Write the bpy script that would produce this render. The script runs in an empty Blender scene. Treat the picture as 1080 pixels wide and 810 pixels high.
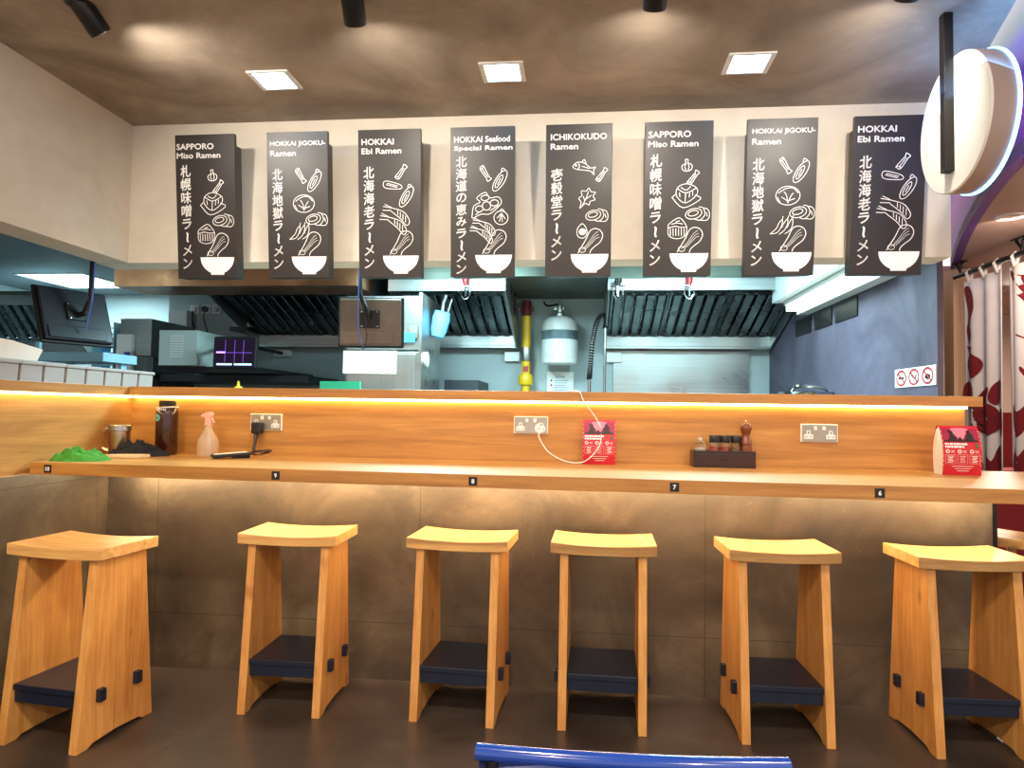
import bpy, math, random
from math import pi, sin, cos, radians as RD
from mathutils import Vector, Matrix, noise as MN
random.seed(7)
SC = bpy.context.scene
COL = SC.collection

# ---------------------------------------------------------------- camera
F_PX = 736.87; PITCH = .03858; ROLL = .01487; YAW = -.1043; EYE = 1.159
_fw = Vector((sin(YAW)*cos(PITCH), cos(YAW)*cos(PITCH), sin(PITCH)))
_r0 = Vector((cos(YAW), -sin(YAW), 0)); _u0 = _r0.cross(_fw)
_rt = _r0*cos(ROLL)+_u0*sin(ROLL); _up = -_r0*sin(ROLL)+_u0*cos(ROLL)
cd = bpy.data.cameras.new('camera'); cam = bpy.data.objects.new('camera', cd); COL.objects.link(cam)
cd.sensor_width = 36; cd.lens = F_PX/1080*36; cd.clip_start = .02
cam.matrix_world = Matrix(((_rt.x, _up.x, -_fw.x, 0), (_rt.y, _up.y, -_fw.y, 0), (_rt.z, _up.z, -_fw.z, EYE), (0, 0, 0, 1)))
SC.camera = cam
def at(u, v, y):
    """real point seen in direction (u, v) that stands at depth y"""
    d = _fw+_rt*((u-540)/F_PX)-_up*((v-405)/F_PX); d = d*(y/d.y)
    return Vector((d.x, d.y, d.z+EYE))

# ---------------------------------------------------------------- world, exposure
w = bpy.data.worlds.new('world'); SC.world = w; w.use_nodes = True
w.node_tree.nodes['Background'].inputs[0].default_value = (.75, .68, .66, 1)
w.node_tree.nodes['Background'].inputs[1].default_value = 1.0
SC.view_settings.view_transform = 'Standard'; SC.view_settings.look = 'None'
SC.view_settings.exposure = 0.55; SC.view_settings.gamma = 1; SC.view_settings.use_curve_mapping = False
P_SPOT = 26; P_FILL = 22; P_KITCHEN = 80; E_PANEL = 18; E_STRIP_BACK = 15; E_STRIP_UNDER = 68; E_KPANEL = 4
C_WARM = (1, .91, .79); C_LED = (1, .76, .28); C_CYAN = (.55, .90, 1); C_COOL = (.36, .70, 1)

def light(name, kind, loc, target, energy, color, parent=None, size=.1, size_y=None, angle=90, blend=.4):
    ld = bpy.data.lights.new(name, kind); ld.energy = energy; ld.color = color
    if kind == 'AREA':
        ld.size = size
        if size_y: ld.shape = 'RECTANGLE'; ld.size_y = size_y
    if kind == 'SPOT': ld.spot_size = RD(angle); ld.spot_blend = blend; ld.shadow_soft_size = size
    if kind == 'POINT': ld.shadow_soft_size = size
    o = bpy.data.objects.new(name, ld); COL.objects.link(o); o.location = loc
    d = Vector(target)-Vector(loc); o.rotation_euler = d.to_track_quat('-Z', 'Y').to_euler()
    if parent: o.parent = parent; o.location = Vector(loc)-parent.location
    return o

# ---------------------------------------------------------------- materials
def lin(c): return tuple((x/12.92 if x <= .04045 else ((x+.055)/1.055)**2.4) for x in c)
def rgb(r, g, b): return lin((r/255, g/255, b/255))+(1,)
def new_mat(name, col=(.5, .5, .5, 1), rough=.5, metal=0, spec=.5):
    m = bpy.data.materials.new(name); m.use_nodes = True; b = m.node_tree.nodes['Principled BSDF']
    b.inputs['Base Color'].default_value = col; b.inputs['Roughness'].default_value = rough
    b.inputs['Metallic'].default_value = metal; b.inputs['Specular IOR Level'].default_value = spec
    return m, m.node_tree, b
def N(nt, t, **kw):
    n = nt.nodes.new(t)
    for k, v in kw.items(): setattr(n, k, v)
    return n
def ramp(nt, fac, stops):
    r = N(nt, 'ShaderNodeValToRGB'); e = r.color_ramp.elements
    e[0].position, e[0].color = stops[0]; e[1].position, e[1].color = stops[1]
    for p, c in stops[2:]: x = e.new(p); x.color = c
    nt.links.new(fac, r.inputs[0]); return r.outputs[0]
def coords(nt, scale=(1, 1, 1), rot=(0, 0, 0)):
    tc = N(nt, 'ShaderNodeTexCoord'); mp = N(nt, 'ShaderNodeMapping'); mp.inputs['Scale'].default_value = scale
    mp.inputs['Rotation'].default_value = rot; nt.links.new(tc.outputs['Object'], mp.inputs[0]); return mp.outputs[0]
def noise(nt, vec, scale, detail=4, rough=.55, dist=0):
    n = N(nt, 'ShaderNodeTexNoise'); n.inputs['Scale'].default_value = scale; n.inputs['Detail'].default_value = detail
    n.inputs['Roughness'].default_value = rough; n.inputs['Distortion'].default_value = dist
    nt.links.new(vec, n.inputs['Vector']); return n.outputs[0]
def mixc(nt, fac, a, b, mode='MIX'):
    m = N(nt, 'ShaderNodeMix', data_type='RGBA', blend_type=mode)
    for s, v in ((0, fac), (6, a), (7, b)):
        if hasattr(v, 'is_linked') or hasattr(v, 'links'): nt.links.new(v, m.inputs[s])
        else: m.inputs[s].default_value = v
    return m.outputs[2]
def bump(nt, b, h, strength=.2, dist=.002):
    n = N(nt, 'ShaderNodeBump'); n.inputs['Strength'].default_value = strength; n.inputs['Distance'].default_value = dist
    nt.links.new(h, n.inputs['Height']); nt.links.new(n.outputs[0], b.inputs['Normal'])
def wood(name, dark, light_, axis=0, scale=1, rough=.42, knots=False, contrast=(.3, .7)):
    m, nt, b = new_mat(name, rough=rough)
    s = [14*scale]*3; s[axis] = 1.1*scale
    v = coords(nt, tuple(s)); n1 = noise(nt, v, 1.6, 6, .6, .6)
    s2 = [60*scale]*3; s2[axis] = 2.5*scale
    n2 = noise(nt, coords(nt, tuple(s2)), 2.2, 3, .5)
    c = ramp(nt, n1, [(contrast[0], dark), (contrast[1], light_)])
    fine = ramp(nt, n2, [(.3, (.80, .76, .70, 1)), (.65, (1, 1, 1, 1))])
    c = mixc(nt, .65, c, fine, 'MULTIPLY')
    if knots:
        s3 = [0, 13, 13]; s3[axis] = 6
        vo = N(nt, 'ShaderNodeTexVoronoi'); vo.inputs['Scale'].default_value = .55; ad = N(nt, 'ShaderNodeVectorMath', operation='ADD'); oi = N(nt, 'ShaderNodeObjectInfo'); ml = N(nt, 'ShaderNodeMath', operation='MULTIPLY'); ml.inputs[1].default_value = 60; nt.links.new(oi.outputs['Random'], ml.inputs[0]); nt.links.new(coords(nt, tuple(s3)), ad.inputs[0]); nt.links.new(ml.outputs[0], ad.inputs[1]); nt.links.new(ad.outputs[0], vo.inputs['Vector'])
        k = ramp(nt, vo.outputs['Distance'], [(.04, (.8, .8, .8, 1)), (.13, (0, 0, 0, 1))])
        c = mixc(nt, k, c, (dark[0]*.5, dark[1]*.38, dark[2]*.3, 1))
        big = noise(nt, coords(nt, (1, 1, 1)), 9, 1); c = mixc(nt, .5, c, ramp(nt, big, [(.35, (.85, .78, .70, 1)), (.65, (1, 1, 1, 1))]), 'MULTIPLY')
    nt.links.new(c, b.inputs['Base Color']); bump(nt, b, n2, .12, .001)
    return m
def plaster(name, c1, c2, scale=1.3, rough=.75, fine=.15, spec=.3):
    m, nt, b = new_mat(name, rough=rough, spec=spec); v = coords(nt)
    n1 = noise(nt, v, scale, 5, .6, .8); n2 = noise(nt, v, scale*9, 4, .6)
    c = ramp(nt, n1, [(.3, c1), (.72, c2)]); c = mixc(nt, fine, c, ramp(nt, n2, [(.3, (.6, .6, .6, 1)), (.7, (1, 1, 1, 1))]), 'MULTIPLY')
    nt.links.new(c, b.inputs['Base Color']); bump(nt, b, n2, .12, .004); return m
def tiles(name, c1, c2, c3, tw, th, axes='xz', rough=.4, offset=(0, 0), spec=.5, mortar=rgb(30, 24, 20)):
    m, nt, b = new_mat(name, rough=rough, spec=spec); tc = N(nt, 'ShaderNodeTexCoord'); sp = N(nt, 'ShaderNodeSeparateXYZ'); cb = N(nt, 'ShaderNodeCombineXYZ')
    nt.links.new(tc.outputs['Object'], sp.inputs[0])
    nt.links.new(sp.outputs['XYZ'.index(axes[0].upper())], cb.inputs[0]); nt.links.new(sp.outputs['XYZ'.index(axes[1].upper())], cb.inputs[1])
    mp = N(nt, 'ShaderNodeMapping'); mp.inputs['Location'].default_value = (offset[0], offset[1], 0); nt.links.new(cb.outputs[0], mp.inputs[0])
    br = N(nt, 'ShaderNodeTexBrick'); br.inputs['Scale'].default_value = 1; br.inputs['Brick Width'].default_value = tw; br.inputs['Row Height'].default_value = th
    br.inputs['Mortar Size'].default_value = .0018; br.inputs['Color1'].default_value = (.82, .82, .82, 1); br.inputs['Color2'].default_value = (1, 1, 1, 1); br.offset = 0 if offset[0] else .5
    br.inputs['Mortar'].default_value = (.35, .32, .3, 1); nt.links.new(mp.outputs[0], br.inputs['Vector'])
    v = coords(nt); n1 = noise(nt, v, 2.2, 7, .65, .6); n2 = noise(nt, v, 45, 3, .7)
    c = ramp(nt, n1, [(.28, c1), (.5, c2), (.74, c3)]); c = mixc(nt, .9, c, br.outputs[0], 'MULTIPLY')
    sp2 = ramp(nt, n2, [(.66, (0, 0, 0, 1)), (.74, (1, 1, 1, 1))]); c = mixc(nt, mixc(nt, .75, sp2, (0, 0, 0, 1)), c, rgb(150, 128, 98))
    nt.links.new(c, b.inputs['Base Color']); bump(nt, b, n1, .1, .003); return m
def metal(name, col, rough=.3, brushed=None, smudge=.2):
    m, nt, b = new_mat(name, col, rough, 1); v = coords(nt, (2, 2, 2) if brushed is None else tuple(1.5 if i == brushed else 90 for i in range(3)))
    n1 = noise(nt, v, 1.6, 4); c = ramp(nt, n1, [(.3, tuple(x*(1-smudge) for x in col[:3])+(1,)), (.7, col)])
    nt.links.new(c, b.inputs['Base Color']); r = ramp(nt, noise(nt, coords(nt), 3, 4), [(.3, (rough*.7,)*3+(1,)), (.7, (min(1, rough*1.5),)*3+(1,))]); nt.links.new(r, b.inputs['Roughness'])
    return m
def plain(name, col, rough=.5, metal_=0, spec=.5, var=.08, trans=0, alpha=1, coat=0):
    m, nt, b = new_mat(name, col, rough, metal_, spec)
    n1 = noise(nt, coords(nt), 14, 3); c = ramp(nt, n1, [(.3, tuple(x*(1-var) for x in col[:3])+(1,)), (.7, col)]); nt.links.new(c, b.inputs['Base Color'])
    b.inputs['Transmission Weight'].default_value = trans; b.inputs['Alpha'].default_value = alpha; b.inputs['Coat Weight'].default_value = coat
    return m
def emit(name, col, strength):
    m = bpy.data.materials.new(name); m.use_nodes = True; nt = m.node_tree; nt.nodes.clear()
    e = N(nt, 'ShaderNodeEmission'); e.inputs[0].default_value = tuple(col[:3])+(1,); e.inputs[1].default_value = strength
    o = N(nt, 'ShaderNodeOutputMaterial'); nt.links.new(e.outputs[0], o.inputs[0]); return m

M = {}
M['counter_wood'] = wood('counter_oak', rgb(148, 96, 42), rgb(192, 138, 72), 0, 1, .4, False, (.25, .72))
M['counter_wood_y'] = wood('counter_oak_side', rgb(148, 96, 42), rgb(192, 138, 72), 1, 1, .4, False, (.25, .72))
M['stool_seat'] = wood('stool_seat_pine', rgb(206, 150, 84), rgb(238, 192, 122), 0, 1.4, .4, False, (.25, .6))
M['stool_side'] = wood('stool_panel_pine', rgb(196, 130, 62), rgb(232, 174, 100), 2, 1.4, .42, True, (.25, .65))
M['navy'] = plain('navy_lacquer', rgb(24, 32, 52), .35, var=.2)
M['tile_dark'] = tiles('bar_cladding_tile', rgb(60, 50, 41), rgb(92, 79, 65), rgb(132, 116, 96), 1.2, .6, 'xz', .42, (.7, .36))
M['tile_side'] = tiles('side_cladding_tile', rgb(60, 50, 41), rgb(92, 79, 65), rgb(132, 116, 96), 1.2, .6, 'yz', .42, (.3, .36))
M['floor'] = tiles('floor_tile', rgb(48, 41, 38), rgb(68, 59, 54), rgb(90, 78, 71), 1.2, .6, 'xy', .33, (.2, .02))
M['plaster'] = plaster('beige_plaster', rgb(202, 192, 176), rgb(226, 216, 200), 1.4)
M['ceiling'] = plaster('brown_concrete_ceiling', rgb(124, 110, 98), rgb(182, 166, 148), 1.8, .7, .25)
M['blue_wall'] = plaster('blue_grey_plaster', rgb(66, 58, 70), rgb(104, 96, 112), 1.6, .7, .25)
M['kitchen_wall'] = plaster('kitchen_grey_wall', rgb(150, 160, 160), rgb(170, 178, 176), 1.2, .5, .06)
M['kitchen_white'] = plaster('kitchen_white_wall', rgb(200, 206, 206), rgb(214, 220, 220), 1.2, .5, .03)
M['soffit'] = plaster('soffit_paint', rgb(176, 150, 134), rgb(190, 164, 148), 1, .7, .06)
M['steel'] = metal('stainless_steel', rgb(176, 178, 176), .32, 0)
M['steel_v'] = metal('stainless_brushed', rgb(184, 184, 182), .34, 2)
M['steel_warm_reflection'] = metal('hood_steel_warm_reflection', rgb(196, 136, 98), .34, None, .45)  # stainless steel; the warm room's reflection is painted into its base colour
M['steel_dark'] = metal('baffle_steel', rgb(140, 150, 152), .25, 2, .5)
M['chrome'] = metal('chrome', rgb(215, 215, 215), .12)
M['black'] = plain('black_plastic', rgb(20, 20, 22), .4, var=.2)
M['black_metal'] = plain('black_metal', rgb(26, 23, 22), .38, .3, var=.2)
M['board'] = plain('menu_board_black', rgb(36, 29, 27), .42, var=.12)
M['ink'] = plain('white_print', rgb(238, 236, 232), .5, var=.02)
M['white'] = plain('white_plastic', rgb(226, 224, 218), .4, var=.04)
M['paper'] = plain('white_paper', rgb(222, 214, 204), .7, var=.05)
M['led'] = emit('warm_led_strip', C_LED, E_STRIP_BACK)
M['led_under'] = emit('warm_led_under', (1, .80, .50), E_STRIP_UNDER)
M['panel_light'] = emit('cool_ceiling_lamp', C_COOL, E_PANEL)
M['kpanel'] = emit('kitchen_lamp', (.6, .93, 1), E_KPANEL)
M['kstrip'] = emit('kitchen_strip', (.80, 1, .86), 5)
M['halo'] = emit('blue_neon_ring', (.12, .45, 1), 9)
M['lens'] = emit('spot_lens', C_WARM, 6)

# ---------------------------------------------------------------- mesh builder
class MB:
    def __init__(s): s.v = []; s.f = []
    def add(s, vs, fs):
        k = len(s.v); s.v += [Vector(p) for p in vs]; s.f += [tuple(i+k for i in f) for f in fs]; return s
    def box(s, x0, x1, y0, y1, z0, z1, mat=None):
        vs = [Vector((x, y, z)) for x in (x0, x1) for y in (y0, y1) for z in (z0, z1)]
        if mat is not None: vs = [mat @ p for p in vs]
        return s.add(vs, [(0, 1, 3, 2), (4, 6, 7, 5), (0, 4, 5, 1), (2, 3, 7, 6), (0, 2, 6, 4), (1, 5, 7, 3)])
    def prism(s, poly, axis, a, b, mat=None):
        """poly in the plane normal to axis: x -> (y,z), y -> (x,z), z -> (x,y)"""
        def P(p, t): return Vector({'x': (t, p[0], p[1]), 'y': (p[0], t, p[1]), 'z': (p[0], p[1], t)}[axis])
        n = len(poly); vs = [P(p, a) for p in poly]+[P(p, b) for p in poly]
        if mat is not None: vs = [mat @ p for p in vs]
        return s.add(vs, [tuple(range(n))[::-1], tuple(range(n, 2*n))]+[(i, (i+1) % n, n+(i+1) % n, n+i) for i in range(n)])
    def lathe(s, prof, n=24, c=(0, 0, 0), mat=None, caps=True):
        vs = []
        for r, z in prof:
            for i in range(n): a = 2*pi*i/n; vs.append(Vector((r*cos(a), r*sin(a), z)))
        vs = [(mat @ p if mat is not None else p)+Vector(c) for p in vs]; m = len(prof)
        fs = [(j*n+i, j*n+(i+1) % n, (j+1)*n+(i+1) % n, (j+1)*n+i) for j in range(m-1) for i in range(n)]
        if caps: fs += [tuple(range(n))[::-1], tuple((m-1)*n+i for i in range(n))]
        return s.add(vs, fs)
    def tube(s, pts, r, n=8, closed=False):
        pts = [Vector(p) for p in pts]; m = len(pts); rr = r if isinstance(r, (list, tuple)) else [r]*m; vs = []; prev = None
        for i, p in enumerate(pts):
            a = pts[i-1] if (i or closed) else pts[0]; b = pts[(i+1) % m] if (i < m-1 or closed) else pts[-1]
            t = (b-a).normalized()
            if prev is None: prev = t.orthogonal().normalized()
            prev = (prev-t*prev.dot(t)); prev = prev.normalized() if prev.length > 1e-6 else t.orthogonal().normalized(); q = t.cross(prev)
            vs += [p+(prev*cos(2*pi*k/n)+q*sin(2*pi*k/n))*rr[i] for k in range(n)]
        L = m if closed else m-1
        fs = [(i*n+k, i*n+(k+1) % n, ((i+1) % m)*n+(k+1) % n, ((i+1) % m)*n+k) for i in range(L) for k in range(n)]
        if not closed: fs += [tuple(range(n))[::-1], tuple((m-1)*n+k for k in range(n))]
        return s.add(vs, fs)
    def grid(s, fn, nu, nv):
        vs = [fn(i/nu, j/nv) for i in range(nu+1) for j in range(nv+1)]
        return s.add(vs, [(i*(nv+1)+j, (i+1)*(nv+1)+j, (i+1)*(nv+1)+j+1, i*(nv+1)+j+1) for i in range(nu) for j in range(nv)])
    def ball(s, c, r, sc=(1, 1, 1), n=14):
        prof = [(max(1e-4, r*sin(pi*k/n)), -r*cos(pi*k/n)) for k in range(n+1)]
        return s.lathe(prof, n+2, c, Matrix.Diagonal((*sc, 1)), caps=False)
    def build(s, name, mat, parent=None, smooth=False, bevel=0, loc=None):
        me = bpy.data.meshes.new(name); me.from_pydata([tuple(p) for p in s.v], [], s.f); me.update()
        import bmesh
        bm = bmesh.new(); bm.from_mesh(me); bmesh.ops.recalc_face_normals(bm, faces=bm.faces); bm.to_mesh(me); bm.free()
        me.materials.append(M[mat] if isinstance(mat, str) else mat)
        if smooth: me.shade_smooth(); me.set_sharp_from_angle(angle=RD(38))
        o = bpy.data.objects.new(name, me); COL.objects.link(o)
        if loc is not None: o.location = loc
        if bevel:
            b = o.modifiers.new('edge', 'BEVEL'); b.width = bevel; b.segments = 2; b.limit_method = 'ANGLE'
        if parent: o.parent = parent
        return o
def empty(name, loc=(0, 0, 0), rz=0):
    o = bpy.data.objects.new(name, None); COL.objects.link(o); o.location = loc; o.rotation_euler = (0, 0, rz); o.empty_display_size = .05; return o
def tag(o, label=None, cat=None, group=None, kind=None):
    for k, v in (('label', label), ('category', cat), ('group', group), ('kind', kind)):
        if v: o[k] = v
    return o
def thing(name, label, cat, loc=(0, 0, 0), rz=0, group=None): return tag(empty(name, loc, rz), label, cat, group)
def structure(name, mb, mat, **kw): return tag(mb.build(name, mat, **kw), kind='structure')
def dup(root, parent=None):
    c = root.copy(); COL.objects.link(c)
    if parent: c.parent = parent
    for ch in list(root.children): dup(ch, c)
    return c
def centred(mb):
    """shift a mesh to its own base centre; returns that centre"""
    xs = [p.x for p in mb.v]; ys = [p.y for p in mb.v]; zs = [p.z for p in mb.v]
    c = Vector(((min(xs)+max(xs))/2, (min(ys)+max(ys))/2, min(zs))); mb.v = [p-c for p in mb.v]; return c
def single(name, mb, mat, label, cat, group=None, **kw):
    c = centred(mb); return tag(mb.build(name, mat, loc=c, **kw), label, cat, group)

def text_mesh(txt, size, bold=0):
    cu = bpy.data.curves.new('lettering', 'FONT'); cu.body = txt; cu.size = size; cu.offset = bold; cu.resolution_u = 3; cu.fill_mode = 'BOTH'; cu.extrude = 0
    o = bpy.data.objects.new('lettering', cu); COL.objects.link(o); dg = bpy.context.evaluated_depsgraph_get(); dg.update()
    me = bpy.data.meshes.new_from_object(o.evaluated_get(dg)); vs = [v.co.copy() for v in me.vertices]; fs = [tuple(p.vertices) for p in me.polygons]
    bpy.data.objects.remove(o); bpy.data.curves.remove(cu); bpy.data.meshes.remove(me); return vs, fs
def put_text(mb, txt, x, y, width=None, height=None, size=.1, bold=0, centre=False, plane=None, stamps=0):
    """flat lettering, lower left (or centre) at x, y in the plane's own axes; plane(p) maps to 3D; stamps thickens strokes"""
    vs, fs = text_mesh(txt, 1, bold)
    if not vs: return
    x0, x1 = min(v.x for v in vs), max(v.x for v in vs); y0, y1 = min(v.y for v in vs), max(v.y for v in vs)
    sy = height/(y1-y0) if height else size; sx = width/(x1-x0) if width else sy
    if width and not height: sy = sx
    if centre: ox, oy = x-sx*(x0+x1)/2, y-sy*(y0+y1)/2
    else: ox, oy = x-sx*x0, y-sy*y0
    d = [(0, 0)] if not stamps else [(0, 0), (stamps, 0), (-stamps, 0), (0, stamps), (0, -stamps)]
    for dx, dy in d: mb.add([plane(v.x*sx+ox+dx, v.y*sy+oy+dy) for v in vs], fs)
def spline(pts, n=6, closed=False):
    pts = [Vector(p) for p in pts]; out = []; m = len(pts)
    for i in range(m if closed else m-1):
        g = lambda k: pts[k % m] if closed else pts[max(0, min(m-1, k))]
        a, b, c, d = g(i-1), g(i), g(i+1), g(i+2)
        for k in range(n):
            t = k/n; out.append(.5*((2*b)+(c-a)*t+(2*a-5*b+4*c-d)*t*t+(3*b-a-3*c+d)*t**3))
    if not closed: out.append(pts[-1])
    return out
def stroke(mb, pts, wd, plane, closed=False):
    pts = [Vector((p[0], p[1])) for p in pts]; m = len(pts); L = []; R = []
    for i, p in enumerate(pts):
        a = pts[i-1] if (i or closed) else p; b = pts[(i+1) % m] if (i < m-1 or closed) else p
        t = (b-a); t = t.normalized() if t.length > 1e-9 else Vector((1, 0)); nn = Vector((-t.y, t.x))*wd/2; L.append(p+nn); R.append(p-nn)
    vs = [plane(*q) for q in L]+[plane(*q) for q in R]; k = m if closed else m-1
    mb.add(vs, [(i, (i+1) % m, m+(i+1) % m, m+i) for i in range(k)])
def fill(mb, pts, plane): mb.add([plane(p[0], p[1]) for p in pts], [tuple(range(len(pts)))])
def ell(cx, cy, rx, ry, rot=0, n=24, a0=0, a1=2*pi):
    full = abs(a1-a0-2*pi) < 1e-6; out = []
    for i in range(n if full else n+1):
        a = a0+(a1-a0)*i/n; x, y = rx*cos(a), ry*sin(a); out.append((cx+x*cos(rot)-y*sin(rot), cy+x*sin(rot)+y*cos(rot)))
    return out

# ================================================================= SETTING
CZ = 2.48; BK = 3.05; LX = -2.14
structure('floor', MB().box(-6, 5, -3, 9, -.05, 0), 'floor')
edge = [(1.2, -3), (1.22, 0), (1.27, 1.4), (1.342, 2.31), (1.415, 2.585), (1.52, 2.86), (1.64, 3.1), (1.7, 3.2)]
structure('ceiling', MB().prism([(-2.3, -3)]+edge+[(-2.3, 3.2)], 'z', CZ, CZ+.06), 'ceiling')
structure('wall_front', MB().box(-2.3, 1.506, BK, BK+.15, 1.826, CZ+.0), 'plaster')
structure('wall_left', MB().box(LX-.15, LX, -3, BK+.15, 1.828, CZ), 'plaster')
M['kitchen_ceiling'] = tiles('kitchen_ceiling_tile', rgb(112, 120, 124), rgb(124, 132, 136), rgb(134, 142, 146), .62, .62, 'xy', .6, (.1, .05), .3)
structure('ceiling_kitchen', MB().box(-5.7, 1.62, BK+.15, 6.9, 2.30, 2.38).box(-5.7, LX-.15, -3, BK+.15, 2.30, 2.38), 'kitchen_ceiling')
structure('wall_kitchen_far', MB().box(-5.7, -3.6, 6.75, 6.85, 0, 2.30), 'kitchen_white')
structure('wall_kitchen_left', MB().box(-5.7, -5.6, -3, 6.8, 0, 2.30), 'kitchen_white')
structure('wall_kitchen_back', MB().box(-3.78, 1.62, 5.98, 6.08, 0, 2.30), 'kitchen_wall')
structure('wall_kitchen_return', MB().box(-3.78, -3.70, 6.08, 6.75, 0, 2.30), 'kitchen_wall')
structure('wall_kitchen_right', MB().box(1.52, 1.545, 3.20, 6.0, 0, 2.30), 'blue_wall')
# corridor beyond the right end of the bar
curve = [(1.50, .8), (1.53, 1.8), (1.56, 2.4), (1.58, 2.67), (1.66, 3.0), (1.81, 3.45), (2.0, 3.95), (2.2, 4.42), (2.44, 4.95), (3.03, 6.0), (3.6, 7.0)]
cs = [(p.x, p.y) for p in spline([(a, b, 0) for a, b in curve], 4)]
structure('ceiling_corridor', MB().prism(cs+[(4.6, 7), (4.6, .8)], 'z', 2.13, 2.18), 'soffit')
mm, nt, b = new_mat('ribbon_mural', rough=.5)
tc = N(nt, 'ShaderNodeTexCoord'); sp = N(nt, 'ShaderNodeSeparateXYZ'); nt.links.new(tc.outputs['Object'], sp.inputs[0])
ma = N(nt, 'ShaderNodeMath', operation='MULTIPLY_ADD'); ma.inputs[1].default_value = -.06; nt.links.new(sp.outputs[1], ma.inputs[0]); nt.links.new(sp.outputs[2], ma.inputs[2])
mr = N(nt, 'ShaderNodeMapRange'); mr.inputs[1].default_value = 1.9; mr.inputs[2].default_value = 3.7; nt.links.new(ma.outputs[0], mr.inputs[0])
c = ramp(nt, mr.outputs[0], [(0, rgb(90, 40, 140)), (.08, rgb(128, 36, 130)), (.15, rgb(150, 44, 150)), (.22, rgb(90, 46, 160)), (.27, rgb(80, 90, 190)), (.32, rgb(150, 175, 170)), (.38, rgb(220, 224, 224)), (.60, rgb(206, 200, 204)), (.72, rgb(150, 130, 148)), (.85, rgb(190, 184, 190))])
nt.links.new(c, b.inputs['Base Color']); M['mural'] = mm
ms = MB(); n = len(cs)
for i in range(n-1):
    a, b2 = cs[i], cs[i+1]
    ms.add([(a[0], a[1], 2.125), (b2[0], b2[1], 2.125), (b2[0]-.0, b2[1], 3.2), (a[0], a[1], 3.2), (a[0]+.04, a[1]-.02, 2.125), (b2[0]+.04, b2[1]-.02, 2.125), (b2[0]+.04, b2[1]-.02, 3.2), (a[0]+.04, a[1]-.02, 3.2)],
           [(0, 1, 2, 3), (4, 5, 6, 7), (0, 1, 5, 4), (3, 2, 6, 7)])
structure('trim_ribbon', ms, 'mural')
structure('wall_right_far', MB().box(1.62, 4.6, 7.0, 7.1, 0, 2.6), 'soffit')
structure('wall_right', MB().box(4.55, 4.65, .8, 7.0, 0, 2.13), 'soffit')

# ================================================================= BAR JOINERY
FY = lambda x: 2.313-.035*x
CT = .945
part = thing('bar_partition', 'long bar partition with dark tile cladding, oak backsplash and oak ledge facing the stools', 'partition', (0, 3.05, 0))
def loc(mb, root): mb.v = [p-root.location for p in mb.v]; return mb
loc(MB().box(-2.16, 1.612, 2.972, 3.17, 0, .90), part).build('tile_cladding', 'tile_dark', part)
loc(MB().box(-2.05, 1.520, 2.985, 3.17, .90, 1.201), part).build('backsplash', 'counter_wood', part)
loc(MB().box(-2.03, 1.560, 2.93, 3.19, 1.203, 1.243), part).build('ledge', 'counter_wood', part, bevel=.0015)
tag(loc(MB().box(-2.03, 1.52, 2.966, 2.982, 1.194, 1.2025), part).build('led_strip', 'led', part), 'glowing warm strip under the ledge')
tag(loc(MB().box(1.612, 1.628, 2.968, 3.17, 0, .899), part).build('end_post', 'black_metal', part), 'thin black edge post')
side = thing('side_partition', 'oak clad side partition with a ledge running towards the viewer at the left', 'partition', (-2.15, 2, 0))
loc(MB().box(-2.30, -2.14, .6, 2.97, 0, .90), side).build('tile_cladding', 'tile_side', side)
loc(MB().box(-2.30, -2.05, .6, 2.985, .897, 1.201), side).build('panel', 'counter_wood_y', side)
loc(MB().box(-2.30, -2.03, .6, 3.40, 1.203, 1.243), side).build('ledge', 'counter_wood_y', side, bevel=.0015)
loc(MB().box(-2.045, -2.033, .6, 2.96, 1.1945, 1.2025), side).build('led_strip', 'led', side)
loc(MB().box(-2.30, -2.10, 2.985, 3.40, 0, 1.203), side).build('end_panel', 'counter_wood_y', side)

ct = thing('bar_counter', 'long oak bar counter slab with black number plates along its front edge', 'counter', (0, 2.65, CT))
slab = MB().prism([(-2.03, FY(-2.03)), (-2.03, 2.984), (1.521, 2.984), (1.521, 3.02), (2.5, 3.02), (2.5, FY(2.5))], 'z', CT-.045, CT)
loc(slab, ct).build('slab', 'counter_wood', ct, bevel=.0015)
loc(MB().box(-2.03, 1.60, 2.86, 2.88, .888, .8995), ct).build('led_strip', 'led_under', ct)
loc(MB().box(2.3, 2.36, 2.4, 2.95, 0, .9), ct).build('support_leg', 'black_metal', ct)
for num, x in (('10', -1.955), ('9', -1.07), ('8', -.37), ('7', .29), ('6', .911)):
    y = FY(x); z = .922
    p = loc(MB().box(x-.0145, x+.0145, y-.002, y+.0006, z-.0145, z+.0145), ct).build('number_plate', 'black', ct)
    tag(p, 'black plate with white number '+num)
    t = MB(); put_text(t, num, x, z, height=.015, bold=.03, centre=True, plane=lambda a, b_, y=y: (a, y-.0026, b_)); loc(t, ct).build('number', 'ink', p).location = (0, 0, 0)

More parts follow.
